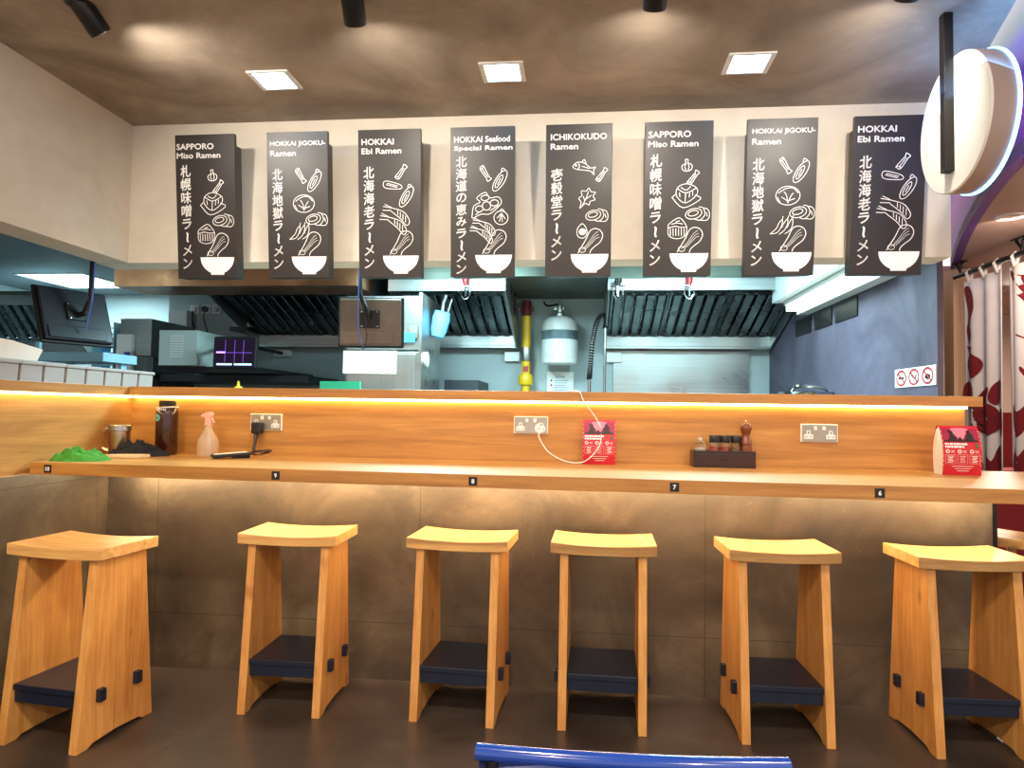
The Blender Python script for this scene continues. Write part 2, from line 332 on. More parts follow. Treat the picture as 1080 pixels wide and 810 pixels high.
# ================================================================= STOOLS
W, D, TH, H = .392, .272, .040, .672
def make_stool():
    root = empty('wooden_stool'); sg = .010
    s = MB(); nx, ny = 16, 2
    zt = lambda x: H-sg*(1-(2*x/W)**2); zb = lambda x: H-TH-.006*(1-(2*x/W)**2)
    pts = [(-W/2+W*i/nx) for i in range(nx+1)]
    poly = [(x, zt(x)) for x in pts]+[(x, zb(x)) for x in reversed(pts)]
    s.prism(poly, 'y', -D/2, D/2); s.build('seat', 'stool_seat', root, bevel=.003)
    zc = H-TH-.006
    for sx in (-1, 1):
        p = MB(); d1, d2, tp = .232, .350, .031
        foot = [(-d2/2, 0), (-d2/2+.045, 0), (-d2/2+.07, .012), (0, .018), (d2/2-.07, .012), (d2/2-.045, 0), (d2/2, 0), (d1/2, zc), (-d1/2, zc)]
        xo = sx*.1605
        p.prism(foot, 'x', min(xo, xo-sx*tp), max(xo, xo-sx*tp)); p.build('side_panel', 'stool_side', root, bevel=.002)
        for py in (-.085, .085):
            MB().box(min(xo-sx*.002, xo+sx*.018), max(xo-sx*.002, xo+sx*.018), py-.014, py+.014, .145, .188).build('peg', 'navy', root, bevel=.002)
    f = MB().box(-.1295, .1295, -.142, .142, .135, .178).box(-.1295, .1295, -.150, .150, .178, .198)
    f.build('footrest', 'navy', root, bevel=.002)
    return root
stools = [(-1.796, 2.380, -6.4, 'pine stool with navy footrest nearest the left end, turned to show its right side'),
          (-1.137, 2.737, 1.2, 'pine stool with navy footrest, second from the left under number plate 9'),
          (-.469, 2.755, -3.0, 'pine stool with navy footrest standing third from the left near number plate 8'),
          (.077, 2.763, -1.3, 'pine stool seen square on, fourth from the left with straight looking legs'),
          (.717, 2.750, 1.6, 'pine stool with navy footrest, fifth from the left, right of number plate 7'),
          (1.354, 2.735, 2.2, 'pine stool in front of the right end of the tiled bar base')]
st0 = make_stool()
for i, (x, y, a, lb) in enumerate(stools):
    s = st0 if i == 0 else dup(st0); s.location = (x, y, 0); s.rotation_euler = (0, 0, RD(a)); tag(s, lb, 'stool', 'wooden stools along the bar')
s = dup(st0); s.location = (1.93, 3.12, 0); s.rotation_euler = (0, 0, RD(-28)); tag(s, 'pine stool behind the bar end, mostly hidden at the right', 'stool', 'wooden stools along the bar')

# blue chair in the foreground
bc = thing('blue_chair', 'glossy blue chair back cut by the bottom edge of the view', 'chair', (.084, .86, -.016), RD(2.2))
M['blue_plastic'] = plain('blue_gloss', rgb(26, 62, 150), .18, coat=.6, var=.1); M['blue_pad'] = plain('navy_vinyl', rgb(28, 44, 104), .4, var=.12)
ts = MB(); prof = [(-.236, .60), (-.236, .640), (-.228, .6535), (.228, .6535), (.236, .640), (.236, .60)]
sh = MB(); sh.grid(lambda i, j: Vector((-.232+.464*i, .24-.05*sin(pi*j)*.6-.03*(1-(2*i-1)**2)+.0, .38+.262*j)), 16, 10)
o = sh.build('backrest', 'blue_pad', bc, smooth=True); m = o.modifiers.new('solid', 'SOLIDIFY'); m.thickness = .016
MB().tube([(-.236+.472*k/16, .24-.012*(1-(2*k/16-1)**2), .648) for k in range(17)], .013, 12).build('top_rail', 'blue_plastic', bc, smooth=True)
st = MB(); st.grid(lambda i, j: Vector((-.22+.44*i, -.20+.42*j, .43-.012*sin(pi*i)*sin(pi*j))), 12, 12); o = st.build('seat', 'blue_pad', bc, smooth=True); m = o.modifiers.new('solid', 'SOLIDIFY'); m.thickness = .02
for sx in (-1, 1):
    MB().tube([(sx*.21, .235, .64), (sx*.21, .22, .42), (sx*.215, .25, 0)], .011, 10).build('leg', 'black_metal', bc, smooth=True)
    MB().tube([(sx*.20, -.18, .42), (sx*.205, -.20, 0)], .011, 10).build('leg', 'black_metal', bc, smooth=True)

# ================================================================= MENU BOARDS
BW, BT, BB = .277, (2.362, 2.888), (1.733, 2.953)
blen = math.hypot(BT[0]-BB[0], BT[1]-BB[1]); btilt = math.atan2(BB[1]-BT[1], BT[0]-BB[0])
# local frame of a board: x right, z up along the panel, front face at local y = 0, origin at lower edge centre
def L_garlic(cx, cy, s): return [([(-.1, .5), (-.08, .22), (-.42, 0), (-.38, -.35), (0, -.5), (.38, -.35), (.42, 0), (.12, .22), (.14, .5)], 1), ([(-.05, .2), (-.18, -.1), (-.1, -.4)], 0), ([(.08, .2), (.18, -.1), (.08, -.4)], 0)]
def L_stick(cx, cy, s): return [([(-.5, .1), (-.42, .17), (.3, .11), (.5, .17), (.5, -.13), (.3, -.09), (-.42, -.12)], 1), ([(-.36, .0), (.3, .02)], 0), ([(-.42, .14), (-.36, 0), (-.42, -.1)], 0)]
def L_plate(cx, cy, s): return [([(-.5, -.05), (-.1, -.42), (.5, -.12), (.3, .02)], 0), ([(-.5, -.05), (-.38, .05)], 0), ([(-.34, 0), (-.3, .3), (.02, .42), (.36, .26), (.34, 0), (-.04, -.25)], 1), ([(-.32, .26), (-.02, .1), (.34, .26)], 0), ([(-.02, .1), (-.04, -.22)], 0), ([(-.2, .3), (0, .2), (.15, .33)], 0), ([(-.24, .12), (-.22, -.04)], 0), ([(.12, .12), (.1, -.06)], 0), ([(.22, .16), (.22, 0)], 0)]
def L_slices(cx, cy, s): return [(ell(-.18, 0, .32, .2, .35), 1), (ell(-.2, .02, .2, .1, .35), 1), ([(-.02, .28), (.15, .26), (.26, .02), (.1, -.22), (-.12, -.2)], 0), ([(.14, .26), (.34, .22), (.44, 0), (.36, -.2), (.1, -.22)], 0), ([(.3, .1), (.36, -.06)], 0)]
def L_tub(cx, cy, s):
    r = [([(-.45, .02), (-.4, .22), (.05, .5), (.3, .3), (.45, .05)], 0), ([(-.45, .02), (-.1, .1), (.1, .05), (.45, .05)], 0), ([(-.45, .02), (-.4, -.36), (0, -.5), (.38, -.34), (.45, .05)], 0), ([(-.3, .2), (0, .25), (.25, .2)], 0), ([(-.1, .3), (.1, .36)], 0)]
    for k in range(6): x = -.34+k*.13; r.append(([(x, 0), (x+.01, -.36)], 0))
    return r
def L_oval(cx, cy, s): return [(ell(0, 0, .5, .19, 0), 1), (ell(-.04, .02, .3, .09, .05), 1), ([(.36, .16), (.5, .2), (.52, .06)], 0), ([(-.2, 0), (.1, .03)], 0)]
def L_cabbage(cx, cy, s): return [(ell(0, 0, .48, .38, 0), 1), ([(-.38, .1), (-.1, .28), (.2, .3), (.4, .1)], 0), ([(0, -.3), (-.05, 0), (-.16, .16)], 0), ([(-.04, -.2), (-.25, -.05)], 0), ([(0, -.3), (.12, -.02), (.22, .1)], 0), ([(.05, -.2), (.28, -.12)], 0), ([(-.42, -.05), (-.3, -.28)], 0)]
def L_chili(cx, cy, s): return [([(-.5, -.36), (-.2, -.3), (-.02, 0), (0, .25), (-.14, .1), (-.24, -.12), (-.5, -.36)], 0), ([(0, .25), (.03, .4)], 0), ([(-.12, -.38), (.1, -.2), (.22, .05), (.22, .28), (.08, .12), (-.02, -.1)], 0), ([(.22, .28), (.26, .42)], 0), ([(.12, -.36), (.34, -.2), (.44, .05), (.42, .3), (.3, .12), (.2, -.1)], 0), ([(.42, .3), (.47, .45)], 0)]
def L_box(cx, cy, s): return [([(-.5, -.02), (-.36, .2), (.46, .06), (.5, -.16), (-.3, -.2)], 1), ([(-.3, .08), (.34, -.02)], 0), ([(-.34, .0), (.3, -.1)], 0)]
def L_shrimp(cx, cy, s):
    r = []
    for dx, dy in ((.0, .16), (-.06, -.16)):
        r += [([(-.5+dx, .18+dy), (-.1+dx, .16+dy), (.25+dx, .08+dy), (.48+dx, -.18+dy), (.4+dx, -.34+dy), (.18+dx, -.16+dy), (-.06+dx, -.02+dy), (-.2+dx, .06+dy)], 0), ([(-.5+dx, .05+dy), (-.2+dx, .08+dy)], 0), ([(-.46+dx, .26+dy), (-.2+dx, .18+dy)], 0)]
        for k in range(4): x = .02+k*.1; r.append(([(x+dx, .12-k*.05+dy), (x+.03+dx, -.03-k*.07+dy)], 0))
    return r
def L_scallops(cx, cy, s): return [(ell(0, -.05, .14, .14), 1), ([(-.5, -.25), (-.42, 0), (-.2, .1), (-.3, .25), (0, .4), (.14, .2), (.42, .2), (.5, -.02), (.1, -.32), (-.2, -.3), (-.5, -.4)], 1), (ell(-.25, -.12, .13, .1), 1), (ell(.27, .02, .14, .1), 1), (ell(-.02, .22, .14, .09), 1), ([(-.4, -.3), (-.2, -.2)], 0), ([(.1, -.22), (.4, -.08)], 0)]
def L_clam(cx, cy, s): return [(ell(0, -.05, .42, .4), 1), ([(-.16, .3), (.02, .46), (.2, .28)], 0), ([(0, .22), (-.24, -.1)], 0), ([(0, .22), (-.08, -.28)], 0), ([(0, .22), (.1, -.28)], 0), ([(0, .22), (.26, -.1)], 0)]
def L_fish(cx, cy, s): return [([(-.5, .06), (-.3, .24), (0, .2), (.3, -.02), (.5, .02), (.42, -.14), (.44, -.32), (.28, -.16), (-.1, -.1), (-.36, -.06)], 1), ([(-.26, .2), (-.2, .06), (-.28, -.04)], 0), (ell(-.36, .1, .03, .03, 0, 8), 1), ([(-.1, .22), (0, .36), (.1, .16)], 0), ([(-.1, .06), (.24, -.04)], 0)]
def L_leaf(cx, cy, s): return [([(-.36, -.5), (-.3, -.2), (-.42, 0), (-.26, .14), (-.3, .36), (-.05, .36), (.08, .5), (.2, .32), (.42, .28), (.3, .1), (.4, -.08), (.16, -.16), (.1, -.34), (-.1, -.26)], 1), ([(-.26, -.4), (-.05, 0), (.06, .34)], 0), ([(-.08, -.05), (.22, .14)], 0), ([(-.12, -.1), (-.2, .1)], 0)]
def L_egg(cx, cy, s): return [([(0, .5), (-.3, .2), (-.36, -.16), (-.2, -.44), (.14, -.46), (.34, -.16), (.26, .22)], 1)]
def draw(mb, fn, nx, ny, size, rot=0, wd=.0026, fillit=False):
    cx, cy = (nx-.5)*BW, (1-ny)*blen; s = size*BW; pl = lambda a, b_: (a, -.0012, b_)
    for pts, closed in fn(0, 0, 1):
        P2 = spline([(p[0], p[1], 0) for p in pts], 4, bool(closed)) if len(pts) > 2 and len(pts) < 20 else [Vector((p[0], p[1], 0)) for p in pts]
        q = [(cx+s*(p.x*cos(rot)-p.y*sin(rot)), cy+s*(p.x*sin(rot)+p.y*cos(rot))) for p in P2]
        stroke(mb, q, wd, pl, bool(closed))
S1 = [(L_garlic, .62, .285, .17, .1), (L_stick, .72, .365, .22, .95), (L_plate, .62, .48, .42, 0), (L_slices, .80, .60, .38, -.1), (L_tub, .50, .69, .31, 0)]
S2 = [(L_stick, .55, .30, .24, -1.0), (L_oval, .78, .34, .36, 1.0), (L_cabbage, .60, .49, .36, 0), (L_slices, .82, .60, .38, -.1), (L_chili, .53, .68, .34, 0)]
S3 = [(L_stick, .69, .29, .24, .95), (L_box, .54, .375, .28, -.1), (L_oval, .77, .455, .36, 1.0), (L_shrimp, .60, .60, .46, -.15)]
S4 = [(L_stick, .54, .31, .24, -1.0), (L_oval, .77, .36, .36, 1.0), (L_scallops, .56, .515, .46, .1), (L_clam, .79, .60, .26, -.1), (L_shrimp, .52, .685, .38, -.15)]
S5 = [(L_fish, .58, .285, .34, 0), (L_stick, .85, .335, .22, .95), (L_leaf, .63, .485, .30, 0), (L_slices, .79, .60, .36, -.1), (L_egg, .56, .70, .22, 0)]
boards = [
 (-1.688, [('SAPPORO', .03, .62), ('Miso Ramen', .03, .73)], '札幌味噌ラーメン', .205, .94, S1, 'dark menu board reading SAPPORO Miso Ramen at the left end of the row'),
 (-1.263, [('HOKKAI JIGOKU-', .06, .90), ('Ramen', .06, .42)], '北海地獄ラーメン', .245, .945, S2, 'dark menu board reading HOKKAI JIGOKU-Ramen, second from the left'),
 (-.850, [('HOKKAI', .06, .51), ('Ebi Ramen', .06, .63)], '北海海老ラーメン', .245, .945, S3, 'dark menu board reading HOKKAI Ebi Ramen above the hanging monitor back'),
 (-.444, [('HOKKAI Seafood', .06, .86), ('Special Ramen', .06, .90)], '北海道の恵みラーメン', .19, .985, S4, 'dark menu board reading HOKKAI Seafood Special Ramen'),
 (-.036, [('ICHIKOKUDO', .075, .84), ('Ramen', .075, .41)], '壱穀堂ラーメン', .285, .90, S5, 'dark menu board reading ICHIKOKUDO Ramen above the gas cylinder'),
 (.375, [('SAPPORO', .05, .62), ('Miso Ramen', .05, .73)], '札幌味噌ラーメン', .205, .94, S1, 'dark menu board reading SAPPORO Miso Ramen right of the centre, with a bright glare'),
 (.787, [('HOKKAI JIGOKU-', .07, .89), ('Ramen', .07, .41)], '北海地獄ラーメン', .245, .945, S2, 'dark menu board reading HOKKAI JIGOKU-Ramen, second from the right'),
 (1.205, [('HOKKAI', .05, .53), ('Ebi Ramen', .05, .64)], '北海海老ラーメン', .245, .945, S3, 'dark menu board reading HOKKAI Ebi Ramen beside the round lightbox sign')]
for k, (bx, titles, jp, j0, j1, icons, lb) in enumerate(boards):
    r = thing('menu_board', lb, 'menu board', (bx, BB[1], BB[0]), 0, 'ramen menu boards hung above the kitchen opening')
    r.rotation_euler = (btilt, 0, 0)
    MB().box(-BW/2, BW/2, 0, .022, 0, blen).build('panel', 'board', r, bevel=.0015)
    MB().box(-BW/2+.006, BW/2-.006, .022, .075, .0, blen*.93).build('back_box', 'board', r, bevel=.002)
    for zz in (.25, .48):
        d_ = (BK-.001-BB[1]+zz*sin(btilt))/cos(btilt); MB().box(-.09, .09, .07, d_, zz-.02, zz+.02).build('wall_bracket', 'black_metal', r)
    pl = lambda a, b_: (a, -.0012, b_)
    t = MB()
    for j, (s_, x0, wd) in enumerate(titles):
        put_text(t, s_, (x0-.5)*BW, (1-(.102, .163)[j])*blen, width=wd*BW, height=(.0245 if j == 0 else .0235)*(1.22 if '-' in s_ and 0 else 1.0), stamps=.0011, plane=pl)
    t.build('title_lettering', 'ink', r)
    t = MB(); n = len(jp); step = (j1-j0)/n
    for j, ch in enumerate(jp):
        cy = (1-(j0+step*(j+.5)))*blen; cx = (.17-.5)*BW
        if ch == 'ー': stroke(t, [(cx-.002, cy+.020), (cx+.003, cy+.014), (cx, cy-.012), (cx+.004, cy-.022)], .0075, pl); continue
        sh_ = .15 if k in (0, 1, 2) else .15
        put_text(t, ch, cx, cy, width=(.150 if ch in 'のみラメン' else .165)*BW, height=step*blen*(.74 if ch in 'のみラメン' else .90), stamps=.0011, centre=True, plane=lambda a, b_, cy=cy: (a, -.0012, b_+(a-cx)*.12))
    t.build('vertical_lettering', 'ink', r)
    b0 = MB(); cx, zt_ = (.675-.5)*BW, (1-.853)*blen
    pts = [(cx+.285*BW*cos(a), zt_+.118*blen*sin(a)*(1.0)) for a in [pi+pi*i/20 for i in range(21)] if True]
    pts = [(p[0], max(p[1], zt_-.108*blen)) for p in pts]
    fill(b0, pts, pl); fill(b0, [(cx-.11*BW, zt_-.122*blen), (cx+.11*BW, zt_-.122*blen), (cx+.115*BW, zt_-.104*blen), (cx-.115*BW, zt_-.104*blen)], lambda a, b_: (a, -.0013, b_))
    b0.build('bowl_print', 'ink', r)
    g = MB()
    out = [(.50, .845), (.56, .80), (.62, .755), (.68, .70), (.76, .685), (.84, .70), (.87, .735), (.83, .775), (.76, .80), (.70, .825), (.68, .848)]
    stroke(g, [((p.x-.5)*BW, (1-p.y)*blen) for p in spline([(a, b_, 0) for a, b_ in out], 5)], .003, pl)
    for q in range(3):
        o1 = .021*q; ln = [(.56+o1*1.6, .825-o1*.2), (.66+o1*1.4, .775), (.74+o1*.8, .725+o1*.6), (.80+o1*.5, .705+o1*.9)]
        stroke(g, [((p.x-.5)*BW, (1-p.y)*blen) for p in spline([(a, b_, 0) for a, b_ in ln], 4)], .0014, pl)
    stroke(g, [((p[0]-.5)*BW, (1-p[1])*blen) for p in ell(.565, .825, .05, .016, 0, 12)], .002, pl, True)
    for fn, nx, ny, sz, rt in icons: draw(g, fn, nx, ny, sz, rt)
    if k == 4: fill(g, [((p[0]-.5)*BW, (1-p[1])*blen) for p in ell(.565, .705, .055, .022, 0, 16)], pl)
    g.build('ingredient_drawings', 'ink', r)

# ================================================================= CEILING LAMPS
for i, (x, lb) in enumerate(((-1.257, 'square cool white ceiling lamp above the second menu board'), (-.332, 'square cool white ceiling lamp between the second and third spotlights'), (.597, 'square cool white ceiling lamp at the right, above the SAPPORO board'))):
    r = thing('ceiling_lamp', lb, 'ceiling lamp', (x, 2.652, CZ-.004), 0, 'square recessed ceiling lamps')
    fr = MB()
    for a in ((-.085, -.066, -.078, .078), (.066, .085, -.078, .078), (-.066, .066, -.078, -.066), (-.066, .066, .066, .078)): fr.box(a[0], a[1], a[2], a[3], -.003, .006)
    fr.build('frame', 'white', r); MB().box(-.066, .066, -.066, .066, 0, .003).build('diffuser', 'panel_light', r)
SPOTS = [(-1.60, 2.10, (-1.2, 3.0, 1.9), 'black track spotlight at the far left, tilted to the right'), (-.755, 2.15, (-.7, 3.0, 1.85), 'black track spotlight left of the centre'), (.20, 2.13, (.2, 3.0, 1.85), 'black track spotlight right of the centre, hardly in view'), (1.05, 2.09, (1.0, 3.0, 1.85), 'black track spotlight by the round lightbox sign, just above the view')]
for i, (x, y, tg, lb) in enumerate(SPOTS):
    tip = at(*[(107, 36), (375, 26), (690, 10), (955, 0)][i], 2.15); tip.y = 2.15
    axis = [Vector((.30, .62, -.72)), Vector((-.08, .70, -.70)), Vector((-.02, .70, -.70)), Vector((0, .70, -.70))][i].normalized()
    r = thing('track_spotlight', lb, 'spotlight', (tip.x-axis.x*.12, tip.y-axis.y*.12, CZ-.0), 0, 'black track spotlights on the ceiling')
    q = axis.to_track_quat('Z', 'Y').to_matrix().to_4x4(); T = Matrix.Translation(tip-r.location) @ q
    prof = [(.001, -.13), (.034, -.13), (.036, -.125), (.036, -.004), (.034, 0), (.028, 0), (.028, -.012), (.001, -.012)]
    MB().lathe(prof, 28, (0, 0, 0), T, caps=False).build('can', 'black', r, smooth=True)
    MB().lathe([(.001, -.010), (.027, -.010)], 24, (0, 0, 0), T, caps=False).build('lens', 'lens', r)
    base = Vector((0, 0, -.003)); joint = T @ Vector((0, 0, -.11))
    MB().tube([base, joint], .008, 10).lathe([(.035, -.012), (.035, -.001)], 24).build('stem', 'black', r, smooth=True)
    light('spot_beam', 'SPOT', tip+axis*.004, Vector(tg), P_SPOT, C_WARM, r, size=.03, angle=142, blend=1)
for (x, y) in ((-1.5, .5), (-.2, .5), (1.0, .5), (-1.5, -1.2), (-.2, -1.2), (1.0, -1.2)):  # unseen fill lamps, added to light the stools and counter from the front
    r = thing('fill_downlight', 'round fill downlight added over the seating, '+('nearer row, ' if y > 0 else 'farther row behind the viewer, ')+('left' if x < -1 else 'middle' if x < 0 else 'right'), 'ceiling lamp', (x, y, CZ-.004), 0, 'added fill downlights behind the viewer')
    MB().lathe([(.05, -.002), (.062, -.004), (.065, .004), (.05, .004)], 24, caps=False).build('trim_ring', 'white', r); light('fill_beam', 'AREA', (x, y, CZ-.01), (x, y+.12, 0), P_FILL, (1, .82, .62), r, size=.1)

# round lightbox sign
DX, DY, DZ, DR = 1.18, 2.374, 2.112, .2215
r = thing('round_lightbox_sign', 'round white lightbox sign with blue glowing rim on a black ceiling arm', 'sign', (DX, DY, CZ))
Rx = Matrix.Rotation(RD(90), 4, 'Y')
lc = (0, 0, DZ-CZ)
M['disc_rim'] = plain('sign_rim', rgb(170, 150, 140), .45, var=.03)
MB().lathe([(.001, 0), (DR-.004, 0), (DR, .004), (DR, .006)], 72, lc, Rx, caps=False).build('face', 'white', r, smooth=True)
MB().lathe([(DR, .006), (DR, .072)], 72, lc, Rx, caps=False).build('rim', 'disc_rim', r, smooth=True)
tag(MB().lathe([(DR, .072), (DR+.004, .073), (DR+.004, .082), (DR-.01, .083)], 72, lc, Rx, caps=False).build('glowing_ring', 'halo', r, smooth=True), 'glowing blue ring')
MB().lathe([(.001, .083), (DR-.01, .083)], 72, lc, Rx, caps=False).build('back_face', 'white', r, smooth=True)
MB().box(-.030, 0, -.012, .020, 1.955-CZ, 0).build('arm', 'black_metal', r, bevel=.002)
light('ring_glow', 'AREA', (DX+.1, DY, DZ+.02), (DX+.5, DY+.1, CZ+.25), 5, (.15, .45, 1), r, size=.4)

# ================================================================= COUNTER THINGS
def plug_sockets():
    M['socket_steel'] = metal('socket_plate_steel', rgb(176, 170, 158), .35, 0, .1)
    spec = [((-1.479, -1.335), (1.055, 1.131), 'left', 'steel double wall socket near the spray bottle with a black charger in it'), ((-.297, -.159), (1.063, 1.137), 'mid', 'steel double wall socket with a white round plug, left of the red table card'), ((.885, 1.025), (1.050, 1.124), 'right', 'empty steel double wall socket towards the right end of the backsplash')]
    for (x0, x1), (z0, z1), w_, lb in spec:
        cx, cz = (x0+x1)/2, (z0+z1)/2; r = thing('wall_socket', lb, 'socket', (cx, 2.985, cz), 0, 'double sockets on the oak backsplash')
        MB().box(-.073, .073, -.008, 0, -.037, .037).build('back_box', 'white', r, bevel=.002)
        MB().box(-.069, .069, -.0105, -.008, -.034, .034).build('face_plate', 'socket_steel', r, bevel=.001)
        for sx in (-1, 1):
            o = MB(); o.prism([(sx*.044-.018, -.024), (sx*.044+.018, -.024), (sx*.044+.018, -.008), (sx*.044+.007, -.003), (sx*.044+.007, .010), (sx*.044-.007, .010), (sx*.044-.007, -.003), (sx*.044-.018, -.008)], 'y', -.012, -.0104)
            out = o.build('outlet', 'white', r)
            for px, pz, a, b_ in ((0, .002, .002, .004), (-.010, -.016, .003, .0015), (.010, -.016, .003, .0015)): MB().box(sx*.044+px-a, sx*.044+px+a, -.0126, -.0119, pz-b_, pz+b_).build('pin_hole', 'black', out)
            MB().box(sx*.017-.006, sx*.017+.006, -.015, -.0104, .012, .027).build('switch', 'white', r, bevel=.001)
plug_sockets()
# white round plug and its cable
r = thing('phone_cable', 'white charging cable with round plug running up past the red card', 'cable', (-.190, 2.96, CT))
MB().lathe([(.001, -.034), (.017, -.034), (.021, -.026), (.021, 0), (.001, 0)], 24, (0, .0125, .143), Matrix.Rotation(RD(-90), 4, 'X') @ Matrix.Scale(-1, 4, (0, 0, 1)), caps=False).build('plug', 'white', r, smooth=True)
cab = [(-.190, 2.945, 1.075), (-.190, 2.940, 1.050)]+[tuple(at(u, v, y)) for u, v, y in ((576, 474, 2.93), (586, 482, 2.915), (599, 487.2, 2.90))]+[tuple(at(u, v, y)) for u, v, y in ((612, 488, 2.885), (622, 483, 2.875), (631, 472, 2.88), (634, 462, 2.89), (633, 450, 2.905), (626, 437, 2.92), (616, 424, 2.918), (611, 413, 2.922))]
cab += [(-.075+.02, 2.95, 1.2465), (-.055, 3.0, 1.2465), (-.03, 3.06, 1.2465)]
cb_ = MB().tube([p for p in spline(cab, 6)], .0022, 8); loc(cb_, r).build('cord', 'white', r, smooth=True)

# red table cards
M['card_red'] = plain('card_red', rgb(196, 24, 40), .45, var=.06); M['card_dark'] = plain('card_dark_print', rgb(28, 10, 16), .5); M['card_pink'] = plain('card_pink_print', rgb(226, 120, 140), .5)
M['card_mag'] = plain('card_magenta_print', rgb(150, 20, 60), .5); M['card_green'] = plain('card_green_print', rgb(40, 100, 60), .5)
def table_card(x, y, rz, lb):
    r = thing('table_card', lb, 'table card', (x, y, CT), rz, 'red promotional table cards'); r.scale = (1.22, 1.22, 1.20)
    Wc, Hc, Dc = .110, .152, .060
    prof = []
    for i in range(9): t = i/8; prof.append((-Dc/2-.010*sin(pi*t*.8)+(Dc/2)*t**3*1.0, Hc*t))
    def fy(z): t = z/Hc; return -Dc/2-.010*sin(pi*t*.8)+(Dc/2)*t**3
    body = [(fy(Hc*i/10), Hc*i/10) for i in range(11)]; back = [(-a, z) for a, z in reversed(body[:-1])]
    sh = MB(); fr = MB()
    fr.grid(lambda i, j: Vector((-Wc/2+Wc*i, fy(Hc*j), Hc*j)), 1, 12); fr.build('front_face', 'card_red', r, smooth=True)
    MB().grid(lambda i, j: Vector((-Wc/2+Wc*i, -fy(Hc*j), Hc*j)), 1, 12).build('back_face', 'card_red', r, smooth=True)
    for xs in (-Wc/2+.002, Wc/2-.003): MB().prism([(a, z) for a, z in body+back], 'x', xs, xs+.001).build('side_flap', 'paper', r)
    pl = lambda a, b_: (a, fy(b_)-.0012, b_)
    pm = MB()
    pm.grid(lambda i, j: Vector(pl(-.049+.098*i, .104+.040*j)), 4, 6); pm.build('top_picture', 'card_mag', r)
    p2 = lambda a, b_: (a, fy(b_)-.0018, b_); p3 = lambda a, b_: (a, fy(b_)-.0024, b_)
    k = MB(); fill(k, [(-.026, .143), (-.016, .124), (-.006, .112), (.006, .112), (.014, .126), (.026, .143), (.012, .146), (-.014, .146)], p2); k.build('pale_glow_print', 'card_pink', r)
    k = MB(); 
    fill(k, [(-.049, .104), (-.049, .109), (-.040, .107), (-.034, .114), (-.030, .126), (-.034, .136), (-.029, .141), (-.026, .135), (-.020, .137), (-.021, .128), (-.014, .120), (-.012, .106), (-.006, .116), (-.002, .119), (.004, .108), (.010, .110), (.014, .122), (.020, .130), (.015, .138), (.020, .136), (.026, .142), (.028, .134), (.034, .124), (.036, .110), (.049, .108), (.049, .104)], p3); k.build('silhouette_print', 'card_dark', r)
    k = MB()
    for row, zz in enumerate((.0965, .088)):
        xx = -.048
        for wl in ((.006, .004, .009, .005, .011, .007, .010), (.004, .009, .006, .012, .008, .006))[row]:
            k.grid(lambda i, j, xx=xx, wl=wl, zz=zz: Vector(p2(xx+wl*i, zz-.0028+.0056*j)), 1, 1); xx += wl+.0018
    for cx in (-.042, -.008, .026):
        stroke(k, ell(cx, .074, .0045, .0045, 0, 14), .0024, p2, True)
        for q in (0, 1): stroke(k, [(cx+.009, .0755-.004*q), (cx+.019, .0755-.004*q)], .0012, p2)
    for cx in (-.034, 0, .034):
        stroke(k, [(cx-.014, .064), (cx+.014, .064), (cx+.014, .036), (cx-.014, .036)], .0006, p2, True)
        for q in range(5): stroke(k, [(cx-.009+.003*(q % 2), .059-.0045*q), (cx+.009-.002*(q % 3), .059-.0045*q)], .0018 if cx else .0010, p2)
    for q in range(3): stroke(k, [(-.03+.008*q, .028-.007*q), (.03-.006*q, .028-.007*q)], .0014, p2)
    k.build('white_print', 'ink', r)
    k = MB(); k.grid(lambda i, j: Vector(p2(.038+.007*i, .084+.014*j)), 1, 1); k.build('green_print', 'card_green', r)
table_card(.060, 2.93, 0, 'red table card standing behind the white charging cable')
table_card(1.395, 2.80, RD(-2), 'red table card near the right end of the counter with its white side showing')

# condiment box with its jars
M['dark_wood'] = wood('dark_stained_wood', rgb(34, 14, 10), rgb(62, 28, 20), 0, 2, .3)
bx0 = .565; ang = 0
r = thing('condiment_box', 'dark brown wooden condiment box on the counter', 'box', (.556, 2.915, CT))
bm_ = MB(); w2, d2, h2 = .122, .045, .067
bm_.box(-w2, w2, -d2, -d2+.008, 0, h2).box(-w2, w2, d2-.008, d2, 0, h2).box(-w2, -w2+.008, -d2+.008, d2-.008, 0, h2).box(w2-.008, w2, -d2+.008, d2-.008, 0, h2).box(-w2+.008, w2-.008, -d2+.008, d2-.008, 0, .008)
bm_.build('tray', 'dark_wood', r, bevel=.001)
MB().box(-.112, .112, -d2-.004, -d2+.001, .008, .054).build('drawer_front', 'dark_wood', r, bevel=.001)
MB().tube([(-.014, -d2-.003, .032), (-.012, -d2-.010, .032), (.012, -d2-.010, .032), (.014, -d2-.003, .032)], .0018, 8).build('handle', 'black_metal', r)
M['jar_glass'] = plain('clear_glass', (.9, .9, .9, 1), .05, trans=1, var=0); M['chili'] = plain('chilli_powder', rgb(196, 66, 26), .8, var=.3); M['pepper'] = plain('pepper_powder', rgb(150, 104, 66), .8, var=.3)
def jar(x, y, content, lb):
    j = thing('spice_jar', lb, 'jar', (x, y, CT+.0082), 0, 'black capped spice jars in the condiment box')
    MB().lathe([(.001, 0), (.018, 0), (.0195, .003), (.0195, .080), (.017, .086), (.016, .092), (.0145, .092), (.0145, .086), (.018, .079), (.018, .004), (.001, .004)], 24, caps=False).build('glass', 'jar_glass', j, smooth=True)
    MB().lathe([(.001, .0045), (.0175, .0045), (.0175, .074), (.001, .076)], 24, caps=False).build('contents', content, j, smooth=True)
    MB().lathe([(.001, .090), (.0195, .090), (.0205, .092), (.0205, .117), (.019, .120), (.001, .120)], 24, caps=False).build('lid', 'black', j, smooth=True)
